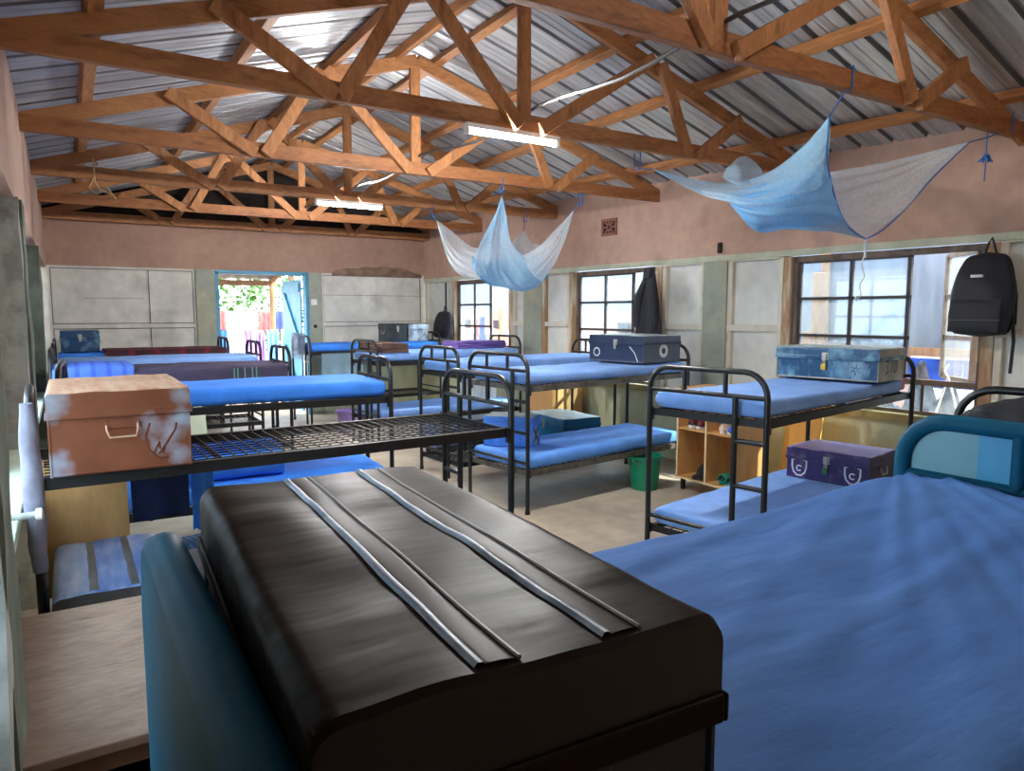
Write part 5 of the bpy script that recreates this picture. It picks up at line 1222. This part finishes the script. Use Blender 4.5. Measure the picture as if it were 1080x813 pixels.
# porch beyond the door
t = thing('porch_roof', 'iron porch roof on a timber post outside the doorway', 'porch', (0, 0, 0))
q = MB(); vs = []; n = 60
for k in range(n+1):
    x = lerp(.4, 3.25, k/n); dz = .012*math.sin(k*PI/2)
    vs += [(x, D+.18, 2.52+dz), (x, 13.55, 2.14+dz)]
q.add(vs, [(2*k, 2*k+1, 2*k+3, 2*k+2) for k in range(n)]); q.build('iron_sheet', M['shed'], t, smooth=180)
q = MB(); q.beam((.3, 13.45, 2.07), (3.3, 13.45, 2.07), .06, .10); q.build('eave_beam', M['pole'], t)
for x in (.5, 1.9, 3.2):
    q = MB(); q.beam((x, D+.18, 2.46), (x, 13.5, 2.09), .05, .06); q.build('rafter', M['pole'], t)
for x in (.45, 3.22):
    q = MB(); q.tube([(x, 13.45, -.14), (x, 13.45, 2.03)], .05, 8); q.build('post', M['pole'], t, smooth=60)
# trees
def tree(label, x, y, h, r, seed):
    rnd = random.Random(seed); t = thing('tree', label, 'tree', (x, y, -.14), 0, 'trees beyond the yard')
    q = MB(); q.tube([(0,0,0),(.1,0,h*.3),(.0,.1,h*.6),(.1,.05,h*.85)], [.16,.13,.09,.04], 8); q.build('trunk', M['bark'], t, smooth=60)
    q = MB()
    for k in range(2600):
        a, b, c = rnd.uniform(0, 2*PI), rnd.uniform(-1, 1), rnd.uniform(.45, 1)**.5
        s = math.sqrt(1-b*b); lump = 1+.35*nz(2*s*math.cos(a), 2*s*math.sin(a), 2*b+seed)
        p = V((r*c*s*math.cos(a)*lump, r*c*s*math.sin(a)*lump, h*.56+h*.46*c*b*lump))
        d = V((rnd.uniform(-1,1), rnd.uniform(-1,1), rnd.uniform(-.6,.6))).normalized(); e = d.cross(V((rnd.uniform(-1,1), rnd.uniform(-1,1), 1))).normalized()
        l = rnd.uniform(.10, .2); w = l*.4
        q.add([p, p+d*l*.5+e*w, p+d*l, p+d*l*.5-e*w], [(0,1,2,3)])
    q.build('foliage', M['leaf'], t)
tree('leafy green tree beyond the clotheslines, at the door-frame end', 2.0, 18.6, 4.4, 1.5, 1); tree('leafy green tree beyond the clotheslines, straight beyond the doorway', 5.6, 21.0, 4.8, 1.7, 2); tree('leafy green tree deepest in the yard', 3.8, 26, 6.4, 2.6, 4)

# ------------------------------------------------------------------ light, camera, view
w = bpy.data.worlds.new('World'); SC.world = w; w.use_nodes = True
nt = w.node_tree; bg = nt.nodes['Background']; bg.inputs[0].default_value = (.80, .90, 1.0, 1); bg.inputs[1].default_value = 6.5
sun = bpy.data.lights.new('Sun', 'SUN'); sun.energy = 9; sun.angle = math.radians(.6); sun.color = (1, .90, .74)
so = bpy.data.objects.new('Sun', sun); COL.objects.link(so); so.rotation_euler = V((-.45, .60, -.80)).to_track_quat('-Z', 'Y').to_euler()
def portal(loc, rot, sx_, sy):
    l = bpy.data.lights.new('WindowPortal', 'AREA'); l.shape = 'RECTANGLE'; l.size = sx_; l.size_y = sy; l.cycles.is_portal = True
    o = bpy.data.objects.new('WindowPortal', l); COL.objects.link(o); o.location = loc; o.rotation_euler = rot
for (a, b) in (W1, W2, W3):
    y = (a+b)/2; portal((xw(y)+.15, y, 1.4), (0, PI/2, 0), 1.3, b-a)
portal((2.43, D+.2, 1.05), (-PI/2, 0, 0), 1.2, 2.1)
for (a, b) in ((1.95, 3.7), (5.3, 6.6), (1.15, 1.52)): portal((XL-.2, (a+b)/2, 1.45), (0, -PI/2, 0), 1.25, b-a)

pl_ = bpy.data.lights.new('AddedFill', 'POINT'); pl_.energy = 26; pl_.shadow_soft_size = .09; pl_.color = (1, .95, .88)  # unseen fill added above the view to brighten the near trusses
po = bpy.data.objects.new('AddedFill', pl_); COL.objects.link(po); po.location = (2.7, .25, 3.35)
cam = bpy.data.cameras.new('Camera'); co = bpy.data.objects.new('Camera', cam); COL.objects.link(co)
F_ = 747.; vy = V((70-540, -(330-406.5), F_)); vx = V((1740-540, -(330-406.5), F_))
Yc = vy.normalized(); Xc = (vx - Yc*vx.dot(Yc)).normalized(); Zc = Xc.cross(Yc)
if Zc.y < 0: Zc = -Zc
right = V((Xc.x, Yc.x, Zc.x)); up = V((Xc.y, Yc.y, Zc.y)); fwd = V((Xc.z, Yc.z, Zc.z))
co.matrix_world = Matrix(((right.x, up.x, -fwd.x, 0), (right.y, up.y, -fwd.y, 0), (right.z, up.z, -fwd.z, H), (0, 0, 0, 1)))
cam.sensor_width = 36; cam.sensor_fit = 'HORIZONTAL'; cam.lens = 36*F_/1080; cam.clip_start = .02
SC.camera = co
SC.view_settings.view_transform = 'Standard'; SC.view_settings.look = 'None'
SC.view_settings.exposure = 1.1; SC.view_settings.gamma = 1; SC.view_settings.use_curve_mapping = False
SC.cycles.max_bounces = 10; SC.cycles.diffuse_bounces = 6; SC.cycles.transparent_max_bounces = 16
SC.cycles.sample_clamp_indirect = 8; SC.cycles.use_denoising = True
